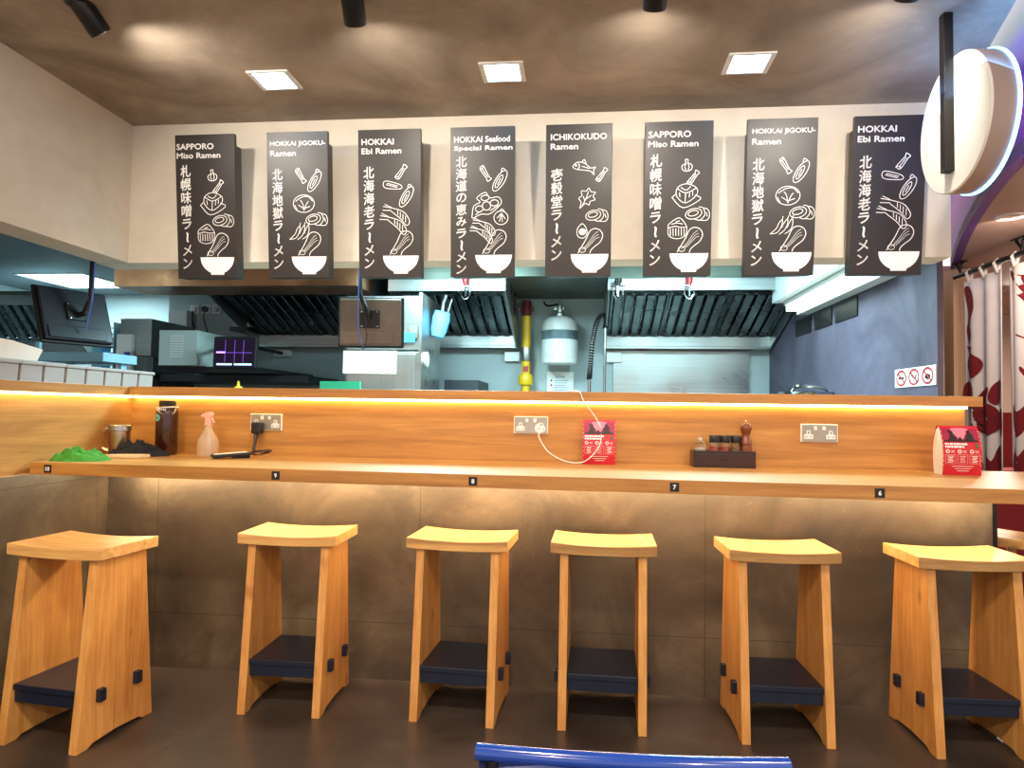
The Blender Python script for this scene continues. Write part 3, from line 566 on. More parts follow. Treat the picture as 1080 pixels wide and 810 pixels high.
jar(.525, 2.918, 'chili', 'spice jar of red chilli with a black lid, left of three in the dark box')
jar(.567, 2.918, 'chili', 'spice jar of red chilli with a black lid, middle of three in the dark box')
jar(.610, 2.918, 'pepper', 'spice jar of brown pepper with a black lid beside the pepper mill')
j = thing('glass_cruet', 'small round glass salt pot with a silver cap at the left of the dark box', 'cruet', (.469, 2.918, CT+.0082))
MB().lathe([(.001, 0), (.018, 0), (.021, .01), (.022, .058), (.023, .078), (.018, .090), (.011, .097), (.001, .097)], 24, caps=False).build('glass', 'jar_glass', j, smooth=True)
MB().lathe([(.001, .004), (.017, .004), (.019, .01), (.019, .066), (.001, .068)], 20, caps=False).build('contents', 'paper', j, smooth=True)
MB().lathe([(.010, .096), (.010, .103), (.007, .106), (.007, .112), (.001, .114)], 20, caps=False).build('cap', 'chrome', j, smooth=True)
M['mill'] = wood('mill_wood', rgb(84, 40, 20), rgb(128, 66, 34), 2, 2, .25)
j = thing('pepper_mill', 'turned brown wooden pepper mill at the right of the dark box', 'pepper mill', (.650, 2.918, CT+.0082))
MB().lathe([(.001, 0), (.023, 0), (.0235, .070), (.022, .078), (.0215, .082), (.024, .086), (.0225, .098), (.017, .116), (.0155, .124), (.019, .134), (.0205, .138), (.001, .138)], 28, caps=False).build('body', 'mill', j, smooth=True)
MB().lathe([(.001, .139), (.020, .139), (.0225, .146), (.022, .158), (.016, .168), (.006, .172), (.001, .172)], 28, caps=False).build('cap', 'mill', j, smooth=True)
MB().lathe([(.001, .172), (.003, .172), (.0045, .176), (.003, .181), (.001, .182)], 14, caps=False).build('knob', 'chrome', j, smooth=True)

# tall brown bottle
M['amber'] = plain('dark_amber_plastic', rgb(52, 22, 12), .15, coat=.4); M['teal'] = plain('teal_sticker', rgb(90, 180, 180), .5)
r = thing('water_bottle', 'tall dark brown bottle with black lid and teal round sticker', 'bottle', (-1.825, 2.90, CT)); r.scale = (1.08, 1.08, 1.08)
MB().lathe([(.001, 0), (.040, 0), (.0425, .004), (.0425, .165), (.041, .182), (.034, .193), (.029, .196), (.001, .196)], 36, caps=False).build('body', 'amber', r, smooth=True)
MB().lathe([(.001, .197), (.031, .197), (.032, .2), (.032, .217), (.029, .220), (.001, .221)], 32, caps=False).build('lid', 'black', r, smooth=True)
MB().tube([(.040*cos(a), .040*sin(a), .190+.004*cos(a)) for a in [2*pi*i/24 for i in range(24)]], .0028, 8, True).build('lid_strap', 'white', r, smooth=True)
cv = lambda rad: (lambda a, b_: (rad*sin(a/rad), -rad*cos(a/rad), b_))
k = MB(); p_ = cv(.0432); k.add([p_(.0, .150)]+[p_(*q) for q in ell(-.004, .150, .0145, .0145, 0, 24)], [(0, i+1, (i+1) % 24+1) for i in range(24)]); k.v = [Matrix.Rotation(RD(-18), 3, 'Z') @ p for p in k.v]; o = k.build('sticker', 'teal', r)
k = MB(); p_ = cv(.0436); stroke(k, ell(-.004, .150, .009, .006, 0, 14), .0012, p_, True); stroke(k, [(-.010, .150), (.002, .150)], .0012, p_); k.v = [Matrix.Rotation(RD(-18), 3, 'Z') @ p for p in k.v]; k.build('sticker_mark', 'navy', o)
k = MB()
for q in range(5): stroke(k, [(-.016+.008*q, .181), (-.012+.008*q, .185)], .004, lambda a, b_: (a, -.0425, b_))
k.build('white_marks', 'ink', r)
# steel mug
r = thing('steel_mug', 'brushed steel mug with a loop handle by the corner of the counter', 'mug', (-1.985, 2.815, CT)); r.scale = (1.15, 1.15, 1.35)
M['mug'] = metal('mug_steel', rgb(190, 170, 150), .3, 2, .15)
MB().lathe([(.001, 0), (.033, 0), (.035, .003), (.037, .075), (.038, .088), (.036, .088), (.034, .075), (.032, .006), (.001, .006)], 32, caps=False).build('cup', 'mug', r, smooth=True)
MB().lathe([(.036, .076), (.040, .078), (.040, .094), (.037, .096), (.001, .096)], 32, caps=False).build('lid', 'steel', r, smooth=True)
MB().tube(spline([(-.033, -.004, .080), (-.050, -.008, .082), (-.066, -.011, .064), (-.068, -.012, .042), (-.056, -.010, .020), (-.032, -.004, .012)], 5), .006, 8).build('handle', 'mug', r, smooth=True)
def heap(name, mat, cx, cy, rx, ry, h, rot, label, seed, folds=5):
    mb = MB(); n = 46
    def fn(i, j):
        a = 2*pi*i; q = j
        nz = MN.noise(Vector((cos(a)*q*folds*.6+seed, sin(a)*q*folds*.6, seed*1.7))); rg = abs(MN.noise(Vector((cos(a)*q*folds+seed*3, sin(a)*q*folds*.7, 2.3))))
        rim = 1+.22*MN.noise(Vector((cos(a)*1.6+seed, sin(a)*1.6, .5)))
        z = h*(max(0, 1-q**2.2))*(.62+.55*nz+.55*rg)+.0006 if j < 1 else .0006
        z = max(.0006, z); x, y = rx*q*rim*cos(a), ry*q*rim*sin(a)
        return Vector((x*cos(rot)-y*sin(rot), x*sin(rot)+y*cos(rot), z))
    mb.grid(fn, n, 22); o = mb.build(name, mat, smooth=False); o.location = (cx, cy, CT)
    o.data.shade_smooth(); m = o.modifiers.new('weld', 'WELD'); m.merge_threshold = .0003; return tag(o, label, 'cloth')
M['green_cloth'] = plain('green_cloth', rgb(70, 156, 46), .85, var=.35); M['black_cloth'] = plain('black_cloth', rgb(22, 18, 28), .85, var=.3)
for k_ in ('green_cloth', 'black_cloth'):
    nt = M[k_].node_tree; bump(nt, nt.nodes['Principled BSDF'], noise(nt, coords(nt), 28, 3, .55, 2.5), 1, .022)
heap('green_cloth', 'green_cloth', -1.925, 2.50, .115, .075, .055, .45, 'crumpled bright green cloth at the left end of the counter', 3, 5)
heap('dark_cloth', 'black_cloth', -1.875, 2.765, .125, .043, .068, .42, 'crumpled black cloth lying between the mug and the brown bottle', 8, 5)
M['kraft'] = plain('pale_card', rgb(226, 196, 150), .7)
single('pale_pad', MB().prism([(-1.935, 2.655), (-1.80, 2.665), (-1.79, 2.735), (-1.90, 2.745)], 'z', CT+.001, CT+.013), 'kraft', 'flat pale cardboard sleeve lying in front of the black cloth', 'card', bevel=.001)
# spray bottle
M['spray_plastic'] = plain('cloudy_plastic', rgb(214, 190, 160), .2, alpha=.45, var=0); M['pink'] = plain('pink_trigger', rgb(236, 168, 150), .4, var=.04)
r = thing('spray_bottle', 'clear plastic spray bottle with pale pink trigger head', 'spray bottle', (-1.615, 2.87, CT), RD(0))
MB().lathe([(.001, 0), (.042, 0), (.044, .004), (.044, .062), (.040, .074), (.026, .098), (.018, .112), (.0145, .128), (.0145, .136), (.001, .136)], 32, caps=False).build('bottle', 'spray_plastic', r, smooth=True)
MB().prism([(-.016, .130), (.017, .130), (.016, .150), (.012, .160), (.019, .178), (.015, .190), (-.006, .188), (-.030, .178), (-.030, .170), (-.014, .166), (-.012, .150)], 'y', -.011, .011).build('trigger_head', 'pink', r, bevel=.003)
MB().prism([(.015, .165), (.020, .160), (.026, .145), (.022, .140), (.015, .155)], 'y', -.006, .006).build('trigger', 'pink', r, bevel=.001)
MB().tube([(.002, 0, .13), (.006, 0, .06), (.010, 0, .008)], .002, 6).build('dip_tube', 'white', r)
# phone and charger
r = thing('card_terminal', 'slim dark handheld terminal with a pale screen lying by the spray bottle', 'handheld device', (-1.46, 2.78, CT), RD(-52))
Tt = Matrix.Translation((0, 0, .001)) @ Matrix.Rotation(RD(-5), 4, 'X')
MB().box(-.036, .036, -.075, .075, .008, .022, Matrix.Rotation(RD(4), 4, 'X')).build('body', 'black', r, bevel=.004)
MB().box(-.031, .031, -.066, .060, .0222, .0228, Matrix.Rotation(RD(4), 4, 'X')).build('screen', 'paper', r)
MB().box(-.022, .022, .0, .07, .0015, .011).build('battery_hump', 'black', r, bevel=.003)
r = thing('black_charger', 'black mains charger in the left socket with a coiled cable below', 'charger', (-1.432, 2.95, CT))
MB().box(-.024, .018, -.018, .023, .098, .148).build('plug_body', 'black', r, bevel=.006)
MB().tube(spline([(-.006, 0, .100), (-.004, -.01, .075), (-.002, -.02, .05), (.0, -.04, .012)], 5), [.010]*5+[.007]*11, 8).build('strain_relief', 'black', r, smooth=True)
pts = [(0, -.04, .010)]
for q in range(34): a = q*.62; pts.append((.050+.048*cos(a+2.4)*(1-.01*q), -.06+.030*sin(a+2.4), .006+.028*abs(sin(a*.5))*(1-.015*q)))
MB().tube(spline(pts, 3), .0018, 6).build('coiled_cord', 'black', r, smooth=True)

# ================================================================= LEFT SIDE LEDGE THINGS
M['greyboard'] = plain('grey_white_plastic', rgb(156, 149, 146), .5, var=.04)
for i in range(8):
    y0 = 2.32+.118*i
    r = thing('food_container', 'pale grey lidded container on the left ledge, %s' % ('nearest the viewer', 'second from the near end', 'third from the near end', 'fourth from the near end', 'fifth from the near end', 'sixth from the near end', 'seventh, beneath the monitor corner', 'farthest along by the kitchen')[i], 'container', (-2.20, y0+.058, 1.2432), 0, 'pale containers in a row on the left ledge')
    MB().prism([(-.062, 0), (.066, 0), (.070, .067), (-.066, .067)], 'y', -.053, .053).build('tub', 'greyboard', r, bevel=.003)
    MB().box(-.075, .076, -.0585, .0585, .067, .081).build('lid', 'greyboard', r, bevel=.003)
single('foam_box', MB().prism([(2.28, 1.3245), (2.44, 1.3245), (2.53, 1.3245), (2.56, 1.375), (2.40, 1.398), (2.10, 1.405), (2.10, 1.3245)], 'x', -2.27, -2.14), 'paper', 'white rounded foam box lying on the left container lids', 'box', bevel=.004)

# ================================================================= MONITORS
def monitor(name, loc_, rot, label, w_, h_, back='mon_back'):
    M.setdefault('mon_black', plain('monitor_back_black', rgb(30, 30, 36), .28, var=.2)); r = thing(name, label, 'monitor', loc_); r.rotation_euler = rot
    M.setdefault('mon_back', plain('monitor_back', rgb(104, 86, 76), .35, var=.25))
    MB().box(-w_/2, w_/2, .0, .020, -h_/2, h_/2).build('bezel', 'black', r, bevel=.010)
    MB().box(-w_/2+.012, w_/2-.012, -.018, .001, -h_/2+.012, h_/2-.012).build('back_cover', back, r, bevel=.012)
    MB().box(-w_/2+.03, w_/2-.05, -.024, -.017, -h_/2+.02, -h_/2+.085).build('cable_cover', back, r, bevel=.006)
    MB().box(-.05, .05, -.026, -.017, -.03, .06).build('mount_plate', 'black_metal', r, bevel=.002)
    for sx in (-.04, .04):
        for sz in (-.022, .052): MB().lathe([(.001, 0), (.005, 0), (.005, .004), (.001, .005)], 10, (sx, -.026, sz), Matrix.Rotation(RD(90), 4, 'X'), caps=False).build('screw', 'chrome', r)
    MB().box(-w_/2+.014, w_/2-.014, .020, .0205, -h_/2+.014, h_/2-.014).build('screen', 'black', r)
    return r
a2 = at(391, 340, 3.5); m2 = monitor('hanging_monitor', a2, (RD(4), RD(0), RD(4)), 'back of a brown grey monitor hung under the third menu board', .345, .265)
r = thing('monitor_pole', 'black ceiling pole holding the monitor under the third menu board', 'pole', (at(380, 300, 3.42).x, 3.42, 1.5))
px = r.location.x
MB().tube([(0, 0, .80), (0, 0, .22)], .011, 10).build('tube', 'black_metal', r, smooth=True)
MB().tube([(0, 0, .24), (.03, .02, .16), (.035, .05, .12)], .013, 8).build('arm', 'black_metal', r, smooth=True)
M['blue_cable'] = plain('blue_cable', rgb(70, 90, 170), .5)
MB().tube(spline([(-.006, -.013, .50), (-.002, -.016, .28), (0, -.03, .18), (.004, -.032, .08), (.012, -.012, 0), (.03, .0, -.04)], 5), .0032, 6).build('network_cable', 'blue_cable', r, smooth=True)
MB().tube(spline([(.010, -.010, .30), (.03, -.016, .12), (.045, -.012, .02), (.02, -.006, -.045)], 5), .0025, 6).build('power_cable', 'black', r, smooth=True)
a1 = at(79, 334, 3.2)
m1 = monitor('side_monitor', a1, (RD(-20), RD(0), RD(68)), 'back of a black monitor hung above the left ledge, tilted down', .36, .30, 'mon_black')
r = thing('side_monitor_pole', 'black pole hanging from the left bulkhead with a monitor arm', 'pole', (at(97, 290, 3.2).x, 3.20, 1.5))
MB().tube([(0, 0, .80), (0, 0, .16)], .013, 10).build('tube', 'black_metal', r, smooth=True)
MB().tube([(0, 0, .18), (-.03, .0, .11), (-.07, .0, .10)], .015, 8).build('arm', 'black_metal', r, smooth=True)
MB().tube(spline([(.016, 0, .42), (.018, -.01, .25), (.012, -.02, .12), (-.01, -.02, .02)], 5), .003, 6).build('network_cable', 'blue_cable', r, smooth=True)

# ================================================================= KITCHEN
def hood(x0, x1, yf, yb, zl, label, nfilt, front='panel_dark', fz=2.30, ztop=2.05, zbot=1.81):
    r = thing('extractor_hood', label, 'extractor hood', ((x0+x1)/2, (yf+yb)/2, zbot-.12))
    ox, oy, oz = r.location
    def B(mb, nm, mt, par=r, **k): loc(mb, r); return mb.build(nm, mt, par, **k)
    B(MB().box(x0, x1, yf, yf+.02, zl, zl+.085), 'front_lip', 'steel', bevel=.003)
    B(MB().box(x0, x1, yf+.012, yf+.03, zl+.085, fz), 'front_panel', front)
    for xa, xb in ((x0, x0+.015), (x1-.015, x1)):
        B(MB().prism([(yf+.02, zl), (yf+.02, fz), (yb, fz), (yb, zbot-.12), (yb-.1, zbot-.12)], 'x', xa, xb), 'side_panel', 'steel')
    B(MB().box(x0+.015, x1-.015, yb-.13, yb-.02, zbot-.12, zbot-.10).box(x0+.015, x1-.015, yb-.13, yb-.115, zbot-.10, zbot-.015).box(x0+.015, x1-.015, yb-.02, yb, zbot-.12, zbot), 'grease_gutter', 'steel', bevel=.002)
    B(MB().box(x0+.015, x1-.015, yf+.03, yf+.22, ztop, ztop+.012).box(x0+.015, x1-.015, yf+.22, yb, fz-.03, fz-.02), 'inner_ceiling', 'steel_dark')
    ya, yz = yf+.20, yb-.12; L = math.hypot(yz-ya, ztop-zbot); an = math.atan2(zbot-ztop, yz-ya)
    wf = (x1-x0-.05)/nfilt
    for k in range(nfilt):
        fx = x0+.025+wf*k; mb = MB(); T = Matrix.Translation((fx, ya, ztop)) @ Matrix.Rotation(an, 4, 'X')
        mb.box(.004, wf-.004, 0, .02, -.02, 0, T).box(.004, wf-.004, L-.03, L, -.02, 0, T).box(.004, .016, .02, L-.03, -.02, 0, T).box(wf-.016, wf-.004, .02, L-.03, -.02, 0, T)
        nf = max(3, round(wf/.092)); 
        for q in range(nf):
            c0 = .016+(wf-.032)*(q+.5)/nf; mb.prism([(c0-.030, -.022), (c0-.024, -.030), (c0+.024, -.030), (c0+.030, -.022), (c0+.030, -.018), (c0+.022, -.025), (c0-.022, -.025), (c0-.030, -.018)], 'y', .015, L-.02, T)
        mb.box(.016, wf-.016, .02, L-.03, .012, .014, T)
        B(mb, 'baffle_filter', 'steel_dark')
    return r
M['panel_dark'] = metal('canopy_grey_steel', rgb(112, 118, 108), .4, 0, .3)
h3 = hood(.155, 1.505, 4.95, 5.97, 2.02, 'wide steel extractor hood with baffle filters above the right cooking line', 3)
h2 = hood(-1.44, -.575, 4.95, 5.97, 2.02, 'steel extractor hood with a blue ladle hanging at its left side', 2)
h1 = hood(-2.86, -1.60, 4.95, 5.97, 2.02, 'dark steel extractor hood behind the canopy with painted warm reflection at the left', 2)
M['hood_front'] = M['steel_warm_reflection']
single('steel_canopy', MB().box(-3.30, -1.545, 4.56, 4.93, 1.992, 2.30), 'steel_warm_reflection', 'long steel canopy box with warm reflection painted in, above the left cooking line', 'canopy')
single('canopy_box', MB().box(-.57, .15, 4.95, 5.97, 2.125, 2.30), 'panel_dark', 'steel canopy panel bridging the two extractor hoods above the gas cylinder', 'canopy')
h0 = hood(-5.5, -4.52, 5.45, 6.05, 2.00, 'dark ribbed extractor hood in the far left kitchen corner', 3, fz=2.12, ztop=2.06, zbot=1.74)
# lamps in the kitchen
def kpanel(x, y, lb, sx=.31, sy=.34, power=P_KITCHEN, z=2.30):
    r = thing('kitchen_ceiling_lamp', lb, 'ceiling lamp', (x, y, z-.006), 0, 'flat lamps in the kitchen ceiling')
    MB().box(-sx, sx, -sy, sy, 0, .005).build('diffuser', 'kpanel', r)
    fr = MB().box(-sx-.02, -sx, -sy, sy, -.003, .005).box(sx, sx+.02, -sy, sy, -.003, .005).box(-sx-.02, sx+.02, -sy-.02, -sy, -.003, .005).box(-sx-.02, sx+.02, sy, sy+.02, -.003, .005); fr.build('frame', 'white', r)
    light('kitchen_glow', 'AREA', (x, y, z-.02), (x, y, 0), power, C_CYAN, r, size=2*sx, size_y=2*sy)
kpanel(-4.67, 5.95, 'bright flat lamp in the kitchen ceiling at the far left', power=24)
kpanel(-.9, 4.0, 'flat lamp in the kitchen ceiling over the middle of the kitchen', .3, .3)
kpanel(.7, 4.0, 'flat lamp in the kitchen ceiling on the right side', .3, .3, 52)
kpanel(-3.9, 3.4, 'flat lamp in the kitchen ceiling behind the side monitor', .3, .3, 5)
# steel cupboard
r = thing('steel_fridge', 'tall brushed steel fridge behind the hanging monitor', 'fridge', (-1.36, 4.85, 0))
loc(MB().box(-1.63, -1.12, 4.62, 5.2, .05, 1.55), r).build('body', 'steel_v', r, bevel=.004)
loc(MB().box(-1.61, -1.14, 4.60, 4.625, .12, 1.535), r).build('door', 'steel_v', r, bevel=.004)
loc(MB().box(-1.63, -1.12, 4.62, 5.2, 1.56, 1.93), r).build('top_unit', 'steel', r, bevel=.004)
loc(MB().box(-1.19, -1.125, 4.60, 4.62, 1.64, 1.72), r).build('control_panel', 'chrome', r)
loc(MB().box(-1.118, -1.098, 4.60, 5.2, .0, 1.95), r).build('side_post', 'steel', r)
loc(MB().box(-1.62, -1.13, 4.7, 5.15, 0, .05), r).build('plinth', 'black', r)
M['label_blue'] = plain('label_blue', rgb(60, 150, 200), .5)
lb_ = loc(MB().box(at(425, 350, 4.6).x, at(438, 350, 4.6).x, 4.597, 4.60, at(430, 361, 4.6).z, at(430, 351, 4.6).z), r).build('label', 'label_blue', r)
single('pinned_paper', MB().box(at(362, 370, 4.59).x, at(418, 370, 4.59).x, 4.594, 4.598, at(390, 394, 4.59).z, at(390, 370, 4.59).z), 'paper', 'blank white paper sheet stuck on the steel fridge door', 'paper')
single('round_timer', MB().lathe([(.001, 0), (.05, 0), (.052, .004), (.052, .018), (.001, .019)], 24, (-1.098, 4.72, at(447, 379, 4.7).z), Matrix.Rotation(RD(90), 4, 'Y'), caps=False), 'white', 'small round white timer stuck on the fridge side', 'timer', smooth=True)
# ladle/jug hanging from hood
M['blue_jug'] = plain('blue_plastic_clear', rgb(120, 190, 215), .25, alpha=.85)
c = at(459, 342, 4.9); r = thing('hanging_jug', 'pale blue plastic jug hanging by its handle from the hood', 'jug', (c.x+.02, 4.88, c.z-.10)); r.scale = (.9, .9, .95)
Tj = Matrix.Rotation(RD(12), 4, 'Y')
MB().lathe([(.03, 0), (.05, .01), (.065, .06), (.07, .15), (.062, .19), (.066, .20)], 24, (0, 0, 0), Tj, caps=False).build('body', 'blue_jug', r, smooth=True)
MB().tube([Tj @ Vector(p) for p in ((.0, 0, .19), (-.01, 0, .27), (.0, 0, .33))], .014, 8).build('handle', 'steel', r, smooth=True)
MB().tube([Tj @ Vector(p) for p in ((.04, 0, .19), (.045, 0, .24), (.05, 0, .31))], .008, 8).build('hook', 'steel', r, smooth=True)
M['red_paint'] = plain('red_paint', rgb(170, 28, 34), .4)
def nozzle(u, y, lb, red=True, vtop=288):
    c = at(u, 300, y); r = thing('sprinkler_nozzle', lb, 'sprinkler', (c.x, y, 1.99), 0, 'sprinkler nozzles at the hood fronts')
    MB().tube([(0, 0, .15 if red else .10), (0, 0, .05)], .018, 12).lathe([(.026, .075), (.026, .10)], 12).box(-.01, .01, 0, .07, .08, .10).build('pipe', 'red_paint' if red else 'black_metal', r, smooth=True)
    MB().tube([(-.03, 0, .05), (-.032, 0, -.01), (-.012, 0, -.04), (.012, 0, -.04), (.032, 0, -.01), (.03, 0, .05)], .004, 6).tube([(0, 0, .05), (0, 0, -.02)], .008, 8).box(-.05, .05, -.01, .01, .045, .052).build('guard', 'chrome', r, smooth=True)
nozzle(491, 4.88, 'red sprinkler drop with a clear guard below the HOKKAI Seafood board'); nozzle(652, 4.88, 'black sprinkler head with wire guard by the left end of the wide hood', False); nozzle(727, 4.88, 'red sprinkler head at the middle of the wide hood')
# gas pipe
M['yellow'] = plain('yellow_paint', rgb(228, 180, 20), .4, var=.1)
p0 = at(555, 360, 5.85); r = thing('gas_pipe', 'yellow gas pipe with a red valve top beside the white gas cylinder', 'pipe', (p0.x, 5.85, 0))
MB().tube([(0, 0, .9), (0, 0, 1.96)], .036, 16).lathe([(.058, 1.38), (.062, 1.40), (.062, 1.44), (.05, 1.47)], 16).build('riser', 'yellow', r, smooth=True)
MB().lathe([(.038, 1.965), (.040, 1.97), (.040, 2.06), (.036, 2.09)], 16).box(-.055, .055, -.02, .02, 2.0, 2.03).build('valve', plain('dull_red', rgb(110, 30, 28), .5), r, smooth=True)
MB().lathe([(.044, 1.58), (.046, 1.585), (.046, 1.68), (.044, 1.69)], 16, caps=False).build('collar', 'steel', r, smooth=True); MB().box(-.02, .02, -.040, -.030, 1.49, 1.535).build('red_label', 'red_paint', r)
# fire suppression cylinder
tk = at(590, 360, 5.75); r = thing('suppression_cylinder', 'white round shouldered pressure cylinder mounted on the kitchen wall', 'cylinder', (tk.x, 5.80, 0))
R_ = .150; zb_ = at(590, 383, 5.65).z; zt2 = at(590, 331, 5.65).z
MB().lathe([(.001, zb_), (R_-.01, zb_), (R_, zb_+.01), (R_, zb_+.045), (R_-.004, zb_+.05), (R_, zb_+.055), (R_, zt2-.09), (R_-.012, zt2-.05), (R_-.05, zt2-.015), (.045, zt2), (.001, zt2+.005)], 40, caps=False).build('tank', 'white', r, smooth=True)
M['tank_label'] = plain('tank_label', rgb(110, 128, 134), .5, var=.5)
MB().lathe([(R_+.001, zb_+.20), (R_+.001, zb_+.275)], 40, caps=False).build('label_band', 'tank_label', r, smooth=True)
MB().lathe([(.045, zt2), (.045, zt2+.02), (.03, zt2+.03), (.03, zt2+.09), (.015, zt2+.10), (.015, zt2+.125)], 16, caps=False).box(-.05, .03, -.02, .02, zt2+.05, zt2+.08).build('valve', 'steel', r, smooth=True)
MB().tube(spline([(0, 0, zt2+.11), (-.03, 0, zt2+.10), (-.10, .02, zt2+.09), (-.13, .03, zt2+.11), (-.135, .03, zt2+.13)], 4), .008, 8).build('hose', 'black_metal', r, smooth=True)
n0, n1 = at(577, 392, 5.97), at(605, 392, 5.97)
r = thing('notice_sign', 'small white notice plate under the white cylinder', 'sign', ((n0.x+n1.x)/2, 5.975, n0.z-.24))
MB().box(n0.x-n1.x and -(n1.x-n0.x)/2, (n1.x-n0.x)/2, -.006, 0, 0, .24).build('plate', 'white', r, bevel=.001)
t = MB(); put_text(t, 'NOTICE', 0, .195, height=.016, bold=.02, centre=True, plane=lambda a, b_: (a, -.0075, b_))
for q in range(5): stroke(t, [(-.05, .165-.02*q), (.07-.012*(q % 3), .165-.02*q)], .005, lambda a, b_: (a, -.0075, b_))
t.build('lettering', plain('notice_ink', rgb(70, 90, 130), .5), r)
t = MB(); fill(t, ell(-.075, .165, .009, .009, 0, 12), lambda a, b_: (a, -.0078, b_)); fill(t, ell(-.075, .125, .009, .009, 0, 12), lambda a, b_: (a, -.0078, b_)); t.build('red_marks', 'red_paint', r)
# pre-rinse tap
hb = at(636, 405, 5.5); r = thing('spray_tap', 'tall pre-rinse tap with a black coiled spring hose', 'tap', (hb.x, 5.5, .9))
MB().tube([(.012, 0, 0), (.012, 0, .92)], .011, 10).lathe([(.03, 0), (.03, .05), (.02, .06)], 14, (.012, 0, 0)).build('riser', 'chrome', r, smooth=True)
pc = spline([(.012, 0, .92), (.02, 0, 1.0), (-.005, 0, 1.03), (-.05, 0, .97), (-.085, 0, .82), (-.10, 0, .62), (-.105, 0, .52)], 8)
MB().tube(pc, .008, 8).tube([(-.105, 0, .56), (-.108, 0, .40), (-.106, 0, .34)], [.014, .014, .02], 10).build('hose', 'chrome', r, smooth=True)
hel = []
for i in range(len(pc)*6):
    f_ = i/6; k0 = min(int(f_), len(pc)-2); p = pc[k0].lerp(pc[k0+1], min(1, f_-k0)); a = i*1.25; hel.append(p+Vector((.020*cos(a), .020*sin(a), .004*cos(a))))
MB().tube(hel, .0045, 5).build('spring', 'black', r, smooth=True)
# splashback and small wall boxes
single('steel_splashback', MB().box(.235, 1.35, 5.955, 5.978, .9, 1.68), 'steel', 'brushed steel splashback below the wide hood', 'splashback')
for u0, u1, v0, v1, lb in ((532, 548, 371, 381, 'small white switch box under the middle hood corner'), (640, 656, 371, 382, 'small white switch box under the left corner of the wide hood'), (288, 306, 369, 376, 'small pale box under the left hood corner')):
    A = at(u0, v1, 5.93); B_ = at(u1, v0, 5.93); c = MB().box(A.x, B_.x, 5.93, 5.979, A.z, B_.z)
    single('switch_box', c, 'white', lb, 'switch box', 'white boxes below the hoods', bevel=.004)
# work surfaces below eye line, partly seen over the ledge
M['dark_shelf'] = plain('dark_shelf', rgb(36, 40, 46), .5)
single('wall_shelf', MB().box(at(173, 405, 5.6).x, at(340, 405, 5.6).x, 5.3, 5.975, 1.36, 1.412), 'dark_shelf', 'long dark shelf under the grey oven and the order screen', 'shelf')
single('back_worktop', MB().box(-1.1, -.85+.02, 5.4, 5.97, 1.30, 1.395), 'dark_shelf', 'low dark worktop beside the fridge', 'worktop')
# grey appliance box
A = at(165, 385, 4.8); B_ = at(207, 348, 4.8)
r = thing('grey_appliance', 'pale grey metal appliance box with louvre slots on the kitchen wall', 'appliance', ((A.x+B_.x)/2, 5.1, A.z))
wa, ha = (B_.x-A.x), B_.z-A.z; M['appl'] = plain('appliance_grey', rgb(176, 186, 182), .45, var=.04)
MB().box(-wa/2, wa/2, -.28, .28, 0, ha).build('housing', 'appl', r, bevel=.004)
g = MB()
for q in range(9): g.box(-.06, .04, -.284, -.279, .06+.019*q, .068+.019*q)
g.build('louvres', 'white', r)
single('appliance_bracket', MB().box(A.x+.01, B_.x+.42, 4.9, 5.97, A.z-.035, A.z-.003).box(A.x+.05, A.x+.10, 5.3, 5.97, 1.415, A.z-.035), 'black', 'black wall bracket carrying the grey appliance', 'bracket')
# order screen
c = at(247.5, 372, 4.7); r = thing('order_screen', 'dark order screen with purple grid lines beside the grey appliance', 'screen', (c.x, 4.7, c.z)); r.rotation_euler = (RD(-3), 0, RD(0))
ws, hs = .325, .232
MB().box(-ws/2, ws/2, 0, .03, -hs/2, hs/2).build('bezel', 'black', r, bevel=.012)
MB().box(-ws/2+.018, ws/2-.018, -.0012, .001, -hs/2+.018, hs/2-.016).build('glass', emit('screen_dark', (.02, .012, .03), .6), r)
g = MB(); pl = lambda a, b_: (a, -.002, b_)
for q in (-.07, .0, .065): stroke(g, [(q, -.07), (q, .09)], .0022, pl)
stroke(g, [(-.14, .0), (.13, .0)], .0022, pl); g.build('grid_lines', emit('screen_purple', (.25, .12, .8), 1.2), r)
g = MB(); stroke(g, [(-.13, -.083), (-.015, -.083)], .012, pl); stroke(g, [(.0, -.083), (.13, -.083)], .012, pl); g.build('button_bars', emit('screen_blue', (.35, .65, 1), 2.2), r)
g = MB(); stroke(g, [(-.135, .002), (-.07, .002)], .012, lambda a, b_: (a, -.0024, b_)); g.build('order_bar', emit('screen_violet', (.5, .25, 1), 2.0), r)
MB().tube([(-.16, .03, .06), (-.22, .3, .12), (-.2, 1.2, .16)], .014, 8).build('arm', 'black_metal', r, smooth=True)
# sockets and a device on the wall
A = at(180, 345, 5.9); B_ = at(200, 328, 5.9)
single('control_box', MB().box(A.x, B_.x, 5.86, 5.975, A.z-.06, B_.z), 'white', 'white wiring box with cables above the grey appliance', 'wiring box', bevel=.004)
for q, (u, v) in enumerate(((204, 326), (216, 326), (227, 326))):
    A = at(u, v, 5.95); rr = thing('wall_outlet', ('white', 'middle', 'right')[q]+' wall outlet of three in a row above the order screen', 'socket', (A.x, 5.978, A.z), 0, 'outlets above the order screen')
    MB().box(-.042, .042, -.012, 0, -.042, .042).build('plate', 'white', rr, bevel=.002)
    MB().lathe([(.001, 0), (.026, 0), (.028, .03), (.001, .034)], 16, (0, -.012, 0), Matrix.Rotation(RD(90), 4, 'X'), caps=False).build('plug', ('white', 'black', 'appl')[q], rr, smooth=True)
    if q < 2: MB().tube(spline([(0, -.04, -.02), (.005, -.045, -.1), (.02+.02*q, -.03, -.22)], 5), .006, 6).build('cord', 'black', rr, smooth=True)
A = at(238, 343, 5.5); B_ = at(268, 330, 5.5)
